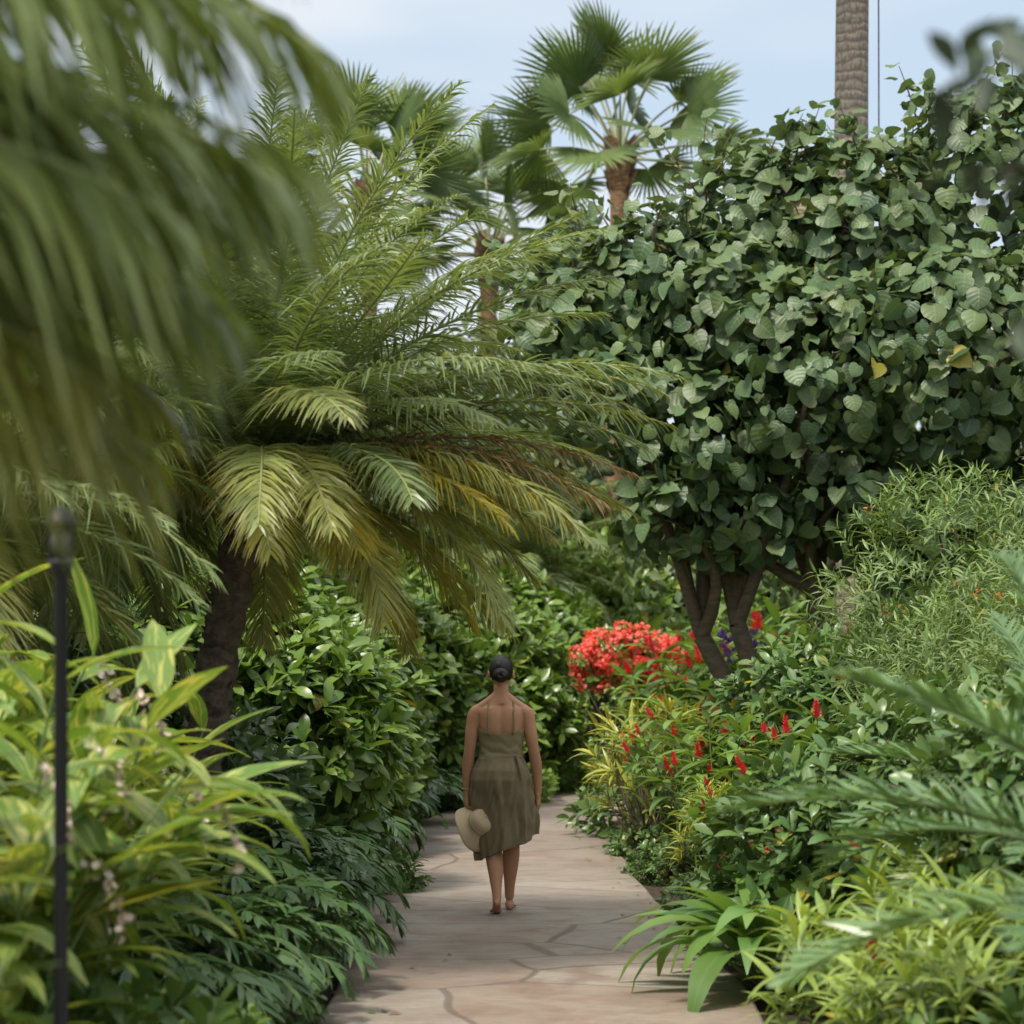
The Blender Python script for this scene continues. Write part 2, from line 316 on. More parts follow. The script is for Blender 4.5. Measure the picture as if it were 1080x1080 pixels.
w=t.noise(oc,.9,1); vm=t.new('ShaderNodeVectorMath',operation='MULTIPLY_ADD'); t.l.new(w.outputs['Color'],vm.inputs[0]); vm.inputs[1].default_value=(.25,.25,0); t.l.new(oc,vm.inputs[2])
mp=t.mapping(vm.outputs[0],(.5,.95,0))
ve=t.new('ShaderNodeTexVoronoi',feature='DISTANCE_TO_EDGE'); ve.inputs['Scale'].default_value=1.; t.l.new(mp,ve.inputs['Vector'])
vc=t.new('ShaderNodeTexVoronoi'); vc.inputs['Scale'].default_value=1.; t.l.new(mp,vc.inputs['Vector'])
sc=t.new('ShaderNodeSeparateColor'); t.l.new(vc.outputs['Color'],sc.inputs[0])
n1=t.noise(oc,2.2,6,.6,.5); n2=t.noise(t.mapping(oc,(3,14,1)),2,6,.7); n3=t.noise(oc,60,4,.7)
c=t.mix(sc.outputs[0],(.29,.22,.17),(.38,.33,.275)); c=t.mix(t.ss(n1.outputs[0],.4,.7),c,(.235,.16,.12)); c=t.mix(t.math('MULTIPLY',sc.outputs[1],.35),c,(.32,.31,.285))
c=t.mix(t.math('MULTIPLY',t.ss(n2.outputs[0],.45,.7),.65),c,(.16,.122,.095)); c=t.mix(t.math('MULTIPLY',t.ss(n3.outputs[0],.5,.8),.5),c,(.14,.115,.095))
edge=t.ss(ve.outputs[0],.004,.013); c=t.mix(t.math('MULTIPLY_ADD',edge,.6,.4),(.09,.068,.053),c)
p=t.new('ShaderNodeBsdfPrincipled'); t.put(p.inputs['Base Color'],c); t.put(p.inputs['Roughness'],t.math('MULTIPLY_ADD',n1.outputs[0],.35,.36))
h=t.math('ADD',t.math('MULTIPLY',edge,.5),t.math('ADD',t.math('MULTIPLY',n2.outputs[0],1.0),t.math('MULTIPLY',sc.outputs[2],.8)))
t.l.new(t.bump(h,.8,.015),p.inputs['Normal']); o=t.new('ShaderNodeOutputMaterial'); t.l.new(p.outputs[0],o.inputs[0]); flag=m
tg=nrm(np.gradient(ctr,axis=0)); pr=np.stack([tg[:,1],-tg[:,0]],1)
cols=[(-1,-.06),(-1,.018),(-.98,.026),(-.5,.026),(0,.028),(.5,.026),(.98,.026),(1,.018),(1,-.06)]
V=[];
for i in range(len(ctr)):
    hwL=1.0+.06*noise.noise(Vector((i*.11,3,0))); hwR=1.0+.06*noise.noise(Vector((i*.11,9,0)))
    for (k,z) in cols: V.append((*(ctr[i]+pr[i]*k*(hwR if k>0 else hwL)),z))
nc=len(cols); F=[(i*nc+j,i*nc+j+1,(i+1)*nc+j+1,(i+1)*nc+j) for i in range(len(ctr)-1) for j in range(nc-1)]
V=np.array(V); mb=MB(); mb.add(V,F,V[:,:2],(0,0,0),0); place('flagstone_path',mb.mesh('flagstone_path',[flag]))
def pathx(y): return float(np.interp(y,ctr[:200,1],ctr[:200,0]))
mb=MB(); n=120; yy=rnd(n,8,26); sd=np.where(rnd(n)<.5,-1,1); xx=np.array([pathx(a) for a in yy])+sd*(.98-np.abs(rng.normal(0,.22,n)))
P=np.stack([xx,yy,np.full(n,.034)],1); d=rng.normal(0,1,(n,3)); d[:,2]=0; X,Y,Z=frames(d,np.tile([0,0,1.],(n,1))+rng.normal(0,.15,(n,3)))
C=colr(n,.5,.5); mb.inst(OV[0],P,X,Y,Z,rnd(n,.03,.07),C,0); place('fallen_leaves',mb.mesh('fallen_leaves',[M['small']]))
# ------------------------------------------------------------------ palms
def ptrunk(mb,pts,r,mi,boots=0):
    P=cat(pts,40); V,F,U=tube(P,r*(1+.12*np.sin(np.arange(40)*2.1)+.05*np.cos(np.arange(40)*5)),14)
    for i in range(len(V)): V[i]+=np.array([noise.noise(Vector(V[i]*9)),noise.noise(Vector(V[i]*9+5)),0])*.02
    mb.add(V,F,U,(.5,0,0),mi)
    if boots:
        n=boots; t=rnd(n); a=np.arange(n)*2.4; p=np.stack([np.interp(t,np.linspace(0,1,40),P[:,i]) for i in range(3)],1)
        R=np.stack([np.cos(a),np.sin(a),0*a],1); X,Y,Z=frames(nrm(R*.6+np.array([0,0,.9])),-R)
        mb.inst(OB[0],p+R*r*.8,X,Y,Z,np.stack([rnd(n,.12,.2),rnd(n,.07,.11),rnd(n,.1,.2)],1),colr(n,0,1),mi)
PM=[M['pyg'],M['pygs'],M['trunkd']]
mb=MB(); ptrunk(mb,[(.03,-.1,-.1),(.06,-.1,.6),(.12,-.05,1.3),(.25,0,2.1),(.38,0,2.6)],.105,2,160)
crown_pinnate(mb,(.38,0,2.68),112,2.25,0,1,els=(87,-10),n=100,ll=.34,lw=.016,droop=(35,66),vee=12,ldroop=.42,spread=60,old0=.6,brn=0,short=.3,oldmax=.75)
for az,el,L,dr,ag,br in [(-12,14,2.1,38,0,1.),(6,8,2.1,34,.3,.1),(-32,8,1.7,50,1.,0),(-58,2,1.3,60,.9,0),(14,-2,1.7,45,.4,0),(28,-12,1.6,50,.8,0),(-140,0,1.3,60,.4,0),(50,-18,1.6,50,.4,.2),(-4,24,2.3,44,.15,0),(4,34,2.35,55,.1,0),(-16,30,2.2,55,.1,0),(-24,10,1.95,50,.8,.1),(-18,12,2.0,45,.1,.9)]:
    frond(mb,(.38,0,2.68),rad(az),rad(el),L,rad(dr),90,.3,.016,0,1,age=ag,brown=br,ldroop=.6)
place('date_palm',mb.mesh('date_palm',PM),(-1.75,12.3,0))
mb=MB(); ptrunk(mb,[(0,0,-.1),(.05,0,1),(0,0,2.1)],.09,2,120)
crown_pinnate(mb,(0,0,2.15),54,1.5,0,1,els=(84,-15),n=64,ll=.28,lw=.014,droop=(45,80),ldroop=.5,oldmax=.6)
sm=mb.mesh('date_palm_b',PM)
for (x,y,z,s,r) in [(-2.9,12.9,.1,1.2,1),(.2,34,.1,1.4,2),(-4.3,17,0,1.7,.4),(-2.8,10.6,0,1.05,3.3),(-3.6,23,0,2.1,1.3)]:
    place('date_palm',sm,(x,y,z),r,s)
mb=MB(); ptrunk(mb,[(0,0,-.1),(.03,0,1),(0,0,2.05)],.08,2,80)
for (az,el,L,dr) in [(5,46,1.9,80),(25,38,1.8,70),(-18,42,1.7,75),(50,48,2.0,80),(12,22,1.6,55),(38,20,1.7,55),(70,40,1.8,80),(-8,58,2.0,95),(30,60,2.0,95),(62,20,1.6,60),(18,52,2.0,90),(45,34,1.9,70),(-2,12,1.4,45),(24,8,1.5,40),(48,5,1.5,40),(8,34,1.8,66),(32,28,1.8,60),(56,30,1.9,66),(16,66,2.1,100),(20,30,1.7,55),(-10,24,1.6,55),(40,42,1.95,80),(100,50,1.8,80),(140,50,1.8,80),(180,45,1.8,80),(220,45,1.8,80),(-2,32,1.75,66)]:
    frond(mb,(0,0,2.1),rad(az),rad(el),L,rad(dr),70,.42,.022,0,1,spread=55,vee=-5,ldroop=.7,twist=rng.normal(0,.15),age=.4 if el<21 else 0.05)
place('palm_tree',mb.mesh('near_palm',[M['near'],M['pygs'],M['trunkd']]),(-1.98,3.4,.08))
def fanleaf(mb,base,az,el,pl,R,mi,mis,nseg=36,roll=0):
    s=np.linspace(0,1,10); e=el-.4*s**2
    d=np.stack([np.cos(e)*math.cos(az),np.cos(e)*math.sin(az),np.sin(e)],1)
    P=np.concatenate([[np.zeros(3)],np.cumsum(d[:-1]*pl/9,0)])+np.asarray(base)
    V,F,U=tube(P,.03*(1-.5*s),5); mb.add(V,F,U,(.5,0,0),mis)
    T=d[-1]; S=np.cross(T,[0,0,1.]); S/=np.linalg.norm(S); N=np.cross(S,T); c=P[-1]
    S,N=S*math.cos(roll)+N*math.sin(roll),N*math.cos(roll)-S*math.sin(roll)
    A=np.linspace(-1.65,1.65,nseg); da=A[1]-A[0]; rows=[(.03,1),(.3,1),(.5,1),(.78,.5),(1,.04)]
    V=[];F=[];U=[];Cc=[]
    tone=rng.random()
    for i,a in enumerate(A):
        Rs=R*(1-.25*abs(a)/1.6)*rng.uniform(.88,1.05); dr=rng.uniform(.03,.13)
        for k,(r,w) in enumerate(rows):
            for j,q in enumerate((-.5,0,.5)):
                an=a+q*da*w; x=math.sin(an)*r*Rs; y=math.cos(an)*r*Rs
                z=(.035*R if j==1 else 0)*min(r*3,1)*w+ .22*R*r*(abs(math.sin(an/2)))**1.3
                pt=c+S*x+T*y+N*z; pt[2]-=dr*Rs*r**3
                V.append(pt); U.append((j/2,r)); Cc.append((np.clip(tone*.6+rng.uniform(0,.4),0,1),0,.0 if r<.95 else .4))
        b=i*15
        for k in range(4):
            for j in range(2): F.append((b+k*3+j,b+k*3+j+1,b+k*3+j+4,b+k*3+j+3))
    mb.add(np.array(V),np.array(F),np.array(U),np.array(Cc),mi)
def fanpalm(h,nl,R):
    mb=MB(); ptrunk(mb,[(0,0,-.1),(.1,0,h*.5),(0,0,h)],.15,2,0)
    n=60; a=np.arange(n)*2.4; Rr=np.stack([np.cos(a),np.sin(a),0*a],1); p=np.array([0,0,h-.6])+Rr*.12+np.array([0,0,1])*rnd(n,0,.7)[:,None]
    X,Y,Z=frames(nrm(Rr*.3+np.array([0,0,1.])),-Rr); mb.inst(OB[0],p,X,Y,Z,np.stack([rnd(n,.5,.8),rnd(n,.4,.6),rnd(n,.4,.5)],1),colr(n,0,1),2)
    for i in range(nl):
        q=(i+.5)/nl; fanleaf(mb,(0,0,h+.1),i*2.39996+.5,rad(88-98*q+rng.normal(0,4)),R*rng.uniform(.95,1.35),R*rng.uniform(.85,1.05),0,1,roll=rng.normal(0,.75))
    return mb.mesh('fan_palm',[M['fan'],M['fans'],M['fant']])
fp=fanpalm(9.75,25,1.24); fp2=fanpalm(8.8,22,1.2)
place('fan_palm',fp,(1.78,37.5,0),2.9,1.02); place('fan_palm',fp2,(-.4,40,0),1.7,1.0); place('fan_palm',fp,(-2.35,37,0),.6,.93)
mb=MB(); h=14; P=cat([(0.06,0,-.1),(-.02,0,3),(-.05,0,8),(0.05,0,h)],60); V,F,U=tube(P,np.interp(np.arange(60),[0,4,59],[.3,.215,.16]),16); mb.add(V,F,U,(.5,0,0),2)
crown_pinnate(mb,(0.05,0,h),24,4.2,0,1,els=(75,-10),n=80,ll=.75,lw=.05,ldroop=.5,rr=.03)
place('coconut_palm',mb.mesh('coconut_palm',[M['pyg'],M['pygs'],M['coco']]),(3.78,25,0))
mb=MB(); V,F,U=tube([(0,0,0),(0.02,0,5),(0,0,14.0)],.008,6); mb.add(V,F,U,(0,0,0),0); place('cable',mb.mesh('cable',[plain('black_rubber',(.02,.02,.02),.6)]),(4.0,24.9,0))
# ------------------------------------------------------------------ hibiscus tree
mb=MB()
lumps=[(.55,20.4,4.65,.7,.8,.6),(1.25,20.6,4.95,.8,1,.7),(2.25,20.8,5.5,.75,1.0,.8),(3.2,20.6,5.5,.85,1.1,.85),(4.4,20.6,5.85,.95,1.1,1.0),(5.6,20.7,5.6,1.1,1.2,1.2),
(.95,20,3.95,.6,.8,.55),(1.6,19.9,3.65,.7,.9,.7),(2.6,19.7,4.2,.9,1.1,.9),(3.7,19.7,4.3,1.0,1.2,.95),(4.9,19.8,4.3,1.1,1.2,1.1),(1.35,19.8,2.95,.45,.6,.4),(2.0,20,2.9,.55,.7,.4),(2.9,19.8,3.1,.55,.7,.4),(3.5,19.9,2.9,.7,.8,.6),(4.4,20,2.8,.9,.8,.7),(5.4,20,3.0,.9,.9,.9),(6.2,20,3.8,1.1,1.2,1.1),(1.9,20.2,4.7,.75,1,.75),(2.9,21.5,4.9,1.4,1.1,1.1)]
n=12500; P,N=lump_pts(n,lumps,.6,.1)
Z=nrm(N*.8+np.array([0,-.15,.5])+rng.normal(0,.5,(n,3))); D=np.array([0,0,-.7])+N*.35+rng.normal(0,.6,(n,3)); X,Y,Z=frames(D,Z,True)
sc=rnd(n,.085,.2); C=colr(n,.004,.003); pick=rng.integers(0,3,n)
for i,tt in enumerate(HEART): k=pick==i; mb.inst(tt,P[k],X[k],Y[k],Z[k],sc[k],C[k],0)
for i in range(110):
    L=lumps[rng.integers(0,6)]; a=rng.uniform(0,6.28); b=np.array([L[0]+math.cos(a)*L[3]*.7,L[1]+math.sin(a)*L[4]*.6,L[2]+L[5]*.5]); tip=b+np.array([rng.normal(0,.25),rng.normal(0,.15),rng.uniform(.3,.75)])
    sticks(mb,b,[tip],.012,1,.05); q=np.linspace(.1,1,13)[:,None]; pp=b*(1-q)+tip*q+rng.normal(0,.06,(13,3))
    X,Y,Z=frames(rng.normal(0,1,(13,3))+np.array([0,0,-.3]),np.tile([0,-.3,1.],(13,1))+rng.normal(0,.6,(13,3)),True); mb.inst(HEART[i%3],pp,X,Y,Z,rnd(13,.07,.16),colr(13,.02,0,.4,1),0)
for b0,b1 in [((2.4,20.3,-.1),(2.0,20.2,2.0)),((2.5,20.3,-.1),(2.7,20.3,2.3)),((2.6,20.4,-.1),(3.2,20.3,2.2)),((2.35,20.4,-.1),(1.7,20.4,1.9))]:
    V,F,U=tube(cat([b0,((b0[0]+b1[0])/2+.12,b0[1],1.0),b1],12),np.linspace(.12,.08,12),9); mb.add(V,F,U,(.5,0,0),1)
    ts=[L[:3] for L in sorted(lumps,key=lambda L:abs(L[0]-b1[0]))[:7]]; sticks(mb,b1,ts,.07,1,.25)
    for tq in ts[:5]: sticks(mb,tq,[np.array(tq)+rng.normal(0,.35,3)*np.array([1,1,.6]) for _ in range(4)],.02,1,.1)
n=7; P,N=lump_pts(n,lumps,1.0); 
for j in range(5):
    X,Y,Z=frames(N*.6+rng.normal(0,.6,(n,3)),N,False); mb.inst(OV[0],P,X,Y,Z,np.full(n,.09),np.tile([.5,.9,0],(n,1)),0)
place('hibiscus_tree',mb.mesh('hibiscus_tree',[M['hib'],M['hibstem']]))
# ------------------------------------------------------------------ shrubs
def mkshrub(name,lumps,nc,k,T,size,mat,**kw):
    fl=kw.pop('flower',None); nf=kw.pop('nf',0); fs=kw.pop('fs',.05); lo=kw.pop('shell',.6)
    mb=MB(); P,N=lump_pts(nc,lumps,lo,.35); P[:,2]=np.abs(P[:,2]); A=nrm(N+np.array([0,0,.45])+rng.normal(0,.35,(nc,3)))
    whorls(mb,P,A,k,T,size,0,**kw)
    bs=np.mean(np.asarray(lumps)[:,:3],0)*np.array([1,1,0]); sticks(mb,bs,P[:24],.022,1,.1)
    if fl:
        P,N=lump_pts(nf,lumps,.97,.5); P[:,2]=np.abs(P[:,2]); 
        for j in range(4):
            X,Y,Z=frames(N*.4+rng.normal(0,.7,(nf,3)),N+rng.normal(0,.3,(nf,3))); mb.inst(OV[1],P+rng.normal(0,fs*.5,P.shape),X,Y,Z,np.stack([rnd(nf,fs*1.6,fs*2.4),rnd(nf,fs,fs*1.3),rnd(nf,fs,fs)],1),colr(nf),2)
    return mb.mesh(name,[mat,M['twig']]+([fl] if fl else []))
sl=[(0,0,1.35,1.0,1.0,.8),(-.7,.2,1.1,.75,.8,.75),(.75,-.1,1.1,.7,.8,.75),(.1,-.5,.7,.85,.8,.65),(-.3,.3,1.85,.5,.5,.4),(.5,.1,1.75,.4,.5,.4)]
sh1=mkshrub('glossy',sl,2200,7,OB,.19,M['shrub'],age=.01)
sl2=[(0,0,1.2,.9,1.0,.85),(-.6,-.3,.9,.75,.8,.75),(.7,.1,1.3,.65,.8,.65),(.2,-.5,.7,.85,.8,.65),(.3,.2,1.9,.45,.5,.4)]
sh2=mkshrub('glossy2',sl2,2000,7,OB,.18,M['shrub'],age=.01)
for i,(x,y,r,s) in enumerate([(-2.35,16.3,0,1.02),(-3.7,15.5,2,1.1),(-2.3,19.3,1.2,1.08),(-3.6,19.5,4,1.25),(-2.2,22.4,2.4,1.15),(-1.6,25.8,3.1,1.2),(-3.2,25,5.,1.4),(-.85,29.4,.7,1.25),(.1,33,2.2,1.3),(1.5,35.4,1.3,1.4),(3.3,37,.3,1.6),(-5,21,1,1.4),(-2.6,30,1,1.6),(.9,39.5,1,2.1),(3.6,40,4,2.1),(2.2,36.8,2,1.7)]):
    place('glossy_shrub',(sh1,sh2)[i%2],(x,y,-.05),r,s)
fl=[(0,0,1.5,.8,.8,.7),(.9,.2,1.8,.75,.8,.75),(-.5,-.2,1.15,.5,.6,.5),(.45,-.3,2.1,.5,.6,.5),(1.2,-.1,1.2,.8,.8,.7)]
fs=mkshrub('fine',fl,1500,10,NAR,.105,M['fine'],shell=.4,spread=.95,flower=M['org'],nf=20,fs=.03,step=1.3)
for x,y,r,s in [(2.85,13.4,.1,.95),(3.7,15,2,1.15),(3.05,11.4,1.2,.88)]: place('fine_leaf_shrub',fs,(x,y,-.05),r,s)
ss_=[(0,0,.8,.8,.8,.6),(.6,.1,.9,.6,.7,.55),(-.6,-.1,.6,.6,.6,.5),(.1,-.4,.5,.7,.6,.45)]
ssm=mkshrub('small',ss_,1500,6,OB,.115,M['small'],age=.015)
for x,y,r,s in [(2.35,11.7,0,1.1),(2.75,10.5,1,1.1),(3.0,9.2,3,1.1),(-2.8,13.7,3,1.3),(3.8,18,1,1.6),(2.9,16.8,2,1.3)]: place('small_leaf_shrub',ssm,(x,y,-.05),r,s)
bl=[(0,0,1.8,.5,.4,.32),(-.36,-.1,1.62,.3,.3,.26),(.4,0,1.72,.3,.3,.28),(.05,-.1,1.45,.32,.3,.22)]
mb=MB(); P,N=lump_pts(360,bl+[(0,.1,.9,.6,.5,.9)],.7); whorls(mb,P,N,5,OV,.09,0); sticks(mb,(0,0,0),P[:25],.02,1)
P,N=lump_pts(105,bl,.92,.3); P=np.repeat(P,11,0)+rng.normal(0,.045,(1155,3)); N=np.repeat(N,11,0)
for j in range(3):
    k=len(P); X,Y,Z=frames(N*.5+rng.normal(0,.7,(k,3)),N+rng.normal(0,.4,(k,3))); mb.inst(OV[1],P+rng.normal(0,.01,P.shape),X,Y,Z,np.stack([rnd(k,.08,.12),rnd(k,.055,.075),rnd(k,.06,.06)],1),colr(k),2)
place('bougainvillea_bush',mb.mesh('boug',[M['shrub'],M['twig'],M['bou']]),(1.4,28.6,-.0))
gl=[(0,0,.15,.6,.6,.22),(.5,.2,.12,.5,.5,.2),(-.4,.3,.15,.5,.5,.22)]
gc=mkshrub('cover',gl,700,6,OB,.085,M['lite']); gcd=mkshrub('coverd',gl,700,6,OB,.08,M['small']); gpk=mkshrub('coverp',gl,600,6,OB,.08,M['small'],flower=M['pink'],nf=26,fs=.03)
for x,y,r,s in [(.1,30,0,1.6),(-.35,27.4,1,1.4),(.9,32.5,2,1.6),(-1.6,24,1,1.1),(-1.5,8.6,2,.95),(-1.5,7.4,1,1.1)]: place('groundcover',gc,(x,y,-.02),r,s)
for x,y,r,s in [(-1.75,16,0,1.1),(-1.75,18.5,1,1.1),(-1.6,14.3,1,1.),(1.85,14.6,1,.9),(1.8,12.8,3,.8),(-1.8,10.4,3,1.1),(-1.65,21.5,2,1.1),(-2.4,6.5,0,1.8),(2.7,7,2,1.6),(2.2,10.2,2,1.0),(2.2,21,2,1.8),(1.75,17,0,.9),(1.75,19.5,3,.9)]: place('groundcover',gcd,(x,y,-.02),r,s)
for x,y,r,s in [(1.42,7.8,0,.7),(1.8,7.5,1,.9),(1.2,17.4,2,.4)]: place('flowering_groundcover',gpk,(x,y,-.02),r,s)
# ------------------------------------------------------------------ gingers
mbs=[]
for k in range(3):
    mb=MB(); ginger(mb,23,1.7,.55,0,1,.55,LAN,.5,flowers='shell',fm=2,wid=1.2,fprob=.35); mbs.append(mb.mesh('shell_ginger',[M['shell'],M['stem'],M['shellf']]))
for i,(x,y,r,s) in enumerate([(-1.75,7.4,0,.98),(-1.75,9.0,1.3,.84),(-2.3,8.4,2.6,1.05),(-1.85,10.4,3.4,.78),(-2.5,10.0,4,1.0),(-2.0,5.9,5,.92),(-1.38,3.7,.6,.78),(-1.75,4.6,3.6,.78),(-2.9,7,1,1.1),(-3.3,9.,2,1.2),(-3.1,11.5,2,1.1),(-1.34,3.0,4.2,.70),(-1.6,6.6,2.2,.88)]):
    place('shell_ginger',mbs[i%3],(x,y,0),r,s)
mbs=[]
for k in range(3):
    mb=MB(); ginger(mb,26,1.5,.5,0,1,.47,LAN,.45,flowers='spike',fm=2,wid=1.15,fprob=.42,nl=12,start=.12); mbs.append(mb.mesh('red_ginger',[M['red'],M['stem'],M['redf']]))
for i,(x,y,r,s) in enumerate([(1.55,16.6,0,.74),(1.5,18.0,1,.8),(1.5,20.6,2,.8),(2.2,16.,3,.85),(2.2,19.2,4,.95),(2.1,27.2,5,1.25),(2.8,25.8,0,1.4),(3.4,27.5,1,1.6),(1.85,23.6,2,.8),(2.6,23,3,1.0),(1.6,14.9,4,.6),(1.95,10.0,1,.62),(4.0,24,3,1.4),(2.6,30,3,1.45),(1.5,13.3,4,.45),(2.4,13.2,4,.8),(1.95,17.6,5,.9),(2.05,14.2,5.5,.75)]):
    place('red_ginger',mbs[i%3],(x,y,0),r,s)
mb=MB(); P,N=lump_pts(40,[(0,0,.8,.4,.4,.3),(.2,0,.55,.3,.3,.3)],.6); whorls(mb,P,nrm(N+np.array([0,0,1.2])),9,NAR,.22,0,spread=.8); sticks(mb,(0,0,0),P[:30],.012,1)
cr=mb.mesh('croton',[M['crot'],M['twig']])
for x,y,s in [(1.18,19.3,1.1),(1.42,15.6,.66),(2.2,17.2,1.15),(1.3,21.8,.9)]: place('croton_plant',cr,(x,y,0),x*7,s)
mb=MB(); P,N=lump_pts(26,[(0,0,0,.25,.2,.2)],.3)
for j in range(5):
    X,Y,Z=frames(N+rng.normal(0,.6,P.shape),N); mb.inst(OV[0],P,X,Y,Z,np.full(26,.08),colr(26),0)
V,F,U=tube([(0,0,-1.75),(0.02,0,-.8),(0,0,0)],.012,5); mb.add(V,F,U,(.5,0,0),1); P2,N2=lump_pts(50,[(0,0,-.7,.3,.3,.7)],.3); whorls(mb,P2,N2,5,OB,.13,1)
place('purple_flower_plant',mb.mesh('purple',[M['purp'],M['stem']]),(2.25,22.5,1.8))
# ------------------------------------------------------------------ philodendron
mb=MB()
for i in range(60):
    a=i*2.4; q=(i+.5)/60; e=rad(80-60*q+rng.normal(0,6)); pl=.32+.28*q
    tip=np.array([math.cos(a)*math.cos(e)*pl,math.sin(a)*math.cos(e)*pl,math.sin(e)*pl+.12]); sticks(mb,(0,0,0),[tip],.006,1,.02)
    frond(mb,tip,a,e-.5,.34*rng.uniform(.8,1.15),rad(70),9,.15,.042,0,1,spread=62,vee=5,ldroop=.3,pet=.03,shape=1,rr=.005)
ph=mb.mesh('philo',[M['philo'],M['stem']])
for i,(x,y,s) in enumerate([(-1.4,10.2,.95),(-1.35,11.1,1.),(-1.4,12.0,.9),(-1.35,13.,.95),(-1.45,14.2,.95),(-1.6,9.4,1.0),(-1.75,11.6,1.2),(-1.6,17,1.1),(-1.6,19,1.15),(-1.5,21,1.05),(-1.25,23.4,1.1),(-1.75,13.2,1.2),(-1.45,15.5,.9),(-.8,25.6,1.0)]):
    place('philodendron',ph,(x,y,0),i*1.3,s)
# cycads
mb=MB(); ptrunk(mb,[(0,0,-.1),(0,0,.2),(0,0,.5)],.14,2,60)
crown_pinnate(mb,(0,0,.5),22,1.3,0,1,els=(60,2),n=84,ll=.22,lw=.016,droop=(35,55),vee=22,ldroop=.08,spread=66,rr=.01,shape=1)
cy=mb.mesh('cycad',[M['cyc'],M['stem'],M['trunkd']])
for x,y,z,r,s in [(2.05,6.7,.3,.2,1.1),(2.5,9.4,.3,2.,1.0)]: place('cycad_plant',cy,(x,y,z),r,s)
# palm grass
mb=MB(); n=46; a=np.arange(n)*2.4; q=(np.arange(n)+.5)/n; e=np.radians(82-50*q)
D=np.stack([np.cos(a)*np.cos(e),np.sin(a)*np.cos(e),np.sin(e)],1); pl=.12+.16*q[:,None]
for i in range(n): V,F,U=tube([D[i]*0,D[i]*pl[i]*.5,D[i]*pl[i]*1.05],.006,5); mb.add(V,F,U,(.5,0,0),1)
PG=[strip([.006,.055,.09,.105,.10,.075,.04,.004],.35,c,curlp=1.1,wave=.006) for c in (1.3,1.9,2.3)]
X,Y,Z=frames(D,np.tile([0,0,1.],(n,1))+rng.normal(0,.1,(n,3))); C=colr(n,.03); pk=np.arange(n)%3
for i,tt in enumerate(PG): k=pk==i; mb.inst(tt,(D*pl)[k],X[k],Y[k],Z[k],rnd(k.sum(),.6,.85),C[k],0)
pg=mb.mesh('palmgrass',[M['palmgrass'],M['stem']])
for x,y,r,s in [(1.24,11.0,0,1.0),(1.62,11.8,1,1.05)]: place('palm_grass',pg,(x,y,.02),r,s)
# dracaena rosettes
mb=MB(); n=36; rr=np.sqrt(rnd(n))*.5; aa=rnd(n,0,6.28); B=np.stack([rr*np.cos(aa),rr*np.sin(aa),rnd(n,.25,.75)-rr*.4],1); A=nrm(np.stack([np.cos(aa)*rr,np.sin(aa)*rr,np.ones(n)],1)+rng.normal(0,.15,(n,3)))
for i in range(n): V,F,U=tube([B[i]*np.array([.6,.6,0]),B[i]*.7,B[i]],.009,5); mb.add(V,F,U,(.5,0,0),1)
whorls(mb,B,A,16,STR,.24,0,spread=1.0,drp=.0,step=.8,age=.02)
for i in range(2): spike(mb,B[i*5]+np.array([0,0,.14]),np.array([0,0,1.]),2,.7)
dr=mb.mesh('drac',[M['ros'],M['stem'],M['redf']])
for x,y,r,s in [(1.5,8.7,0,.95),(1.85,9.0,1,1.05),(2.05,8.2,2,1.0),(1.62,7.9,3,.8)]: place('dracaena_plant',dr,(x,y,0),r,s)
# ------------------------------------------------------------------ overhanging branch
mb=MB(); V,F,U=tube(cat([(0,0,-.1),(.05,0,1.4),(-.1,0,2.6),(0,0,3.6)],20),np.linspace(.09,.05,20),9); mb.add(V,F,U,(.5,0,0),1)
for tip in [(-.98,.0,2.40),(-.9,.15,2.28),(-.85,.3,2.5),(-.82,.1,2.12),(-.5,-.3,2.9),(.6,.4,3.4),(.2,.8,3.6),(.7,-.4,3.2)]:
    sticks(mb,(-.08,0,2.55),[tip],.014,1,.05); tip=np.array(tip)
    q=rnd(22,.72,1.05)[:,None]; P=np.array([-.08,0,2.6])*(1-q)+tip*q+rng.normal(0,.025,(22,3)); X,Y,Z=frames(rng.normal(0,1,(22,3))+np.array([-.6,0,-.2]),np.tile([0,0,1.],(22,1))+rng.normal(0,.5,(22,3))); mb.inst(OV[1],P,X,Y,Z,rnd(22,.06,.1),colr(22),0)
P,N=lump_pts(500,[(.3,.2,3.7,1.0,1.,.7)],.5); whorls(mb,P,N,5,OV,.1,0)
place('overhanging_tree',mb.mesh('overhang',[M['dark'],M['twig']]),(1.6,3.1,0))
# ------------------------------------------------------------------ background tree mass
mb=MB(); L=[]
for i in range(46):
    x=-17+i*.78+rng.normal(0,.4); hh=8.2+1.4*math.sin(x*.7)+rng.normal(0,.6)
    for z in np.arange(.8,hh,1.9): L.append((x+rng.normal(0,.5),46+rng.normal(0,1.5),z,1.5,1.5,1.4))
P,N=lump_pts(15000,L,.75,.1); Z=nrm(N+np.array([0,-.3,.6])+rng.normal(0,.4,P.shape)); X,Y,Z=frames(np.array([0,0,-.6])+rng.normal(0,.6,P.shape),Z,True)
mb.inst(OV[1],P,X,Y,Z,rnd(len(P),.35,.65),colr(len(P),.01),0)
for i in range(24): x=-17+i*1.5; V,F,U=tube([(x,46,0),(x+.3,46,4),(x,46,7)],.2,8); mb.add(V,F,U,(.5,0,0),1)
place('background_trees',mb.mesh('bg',[M['bg'],M['twig']]))
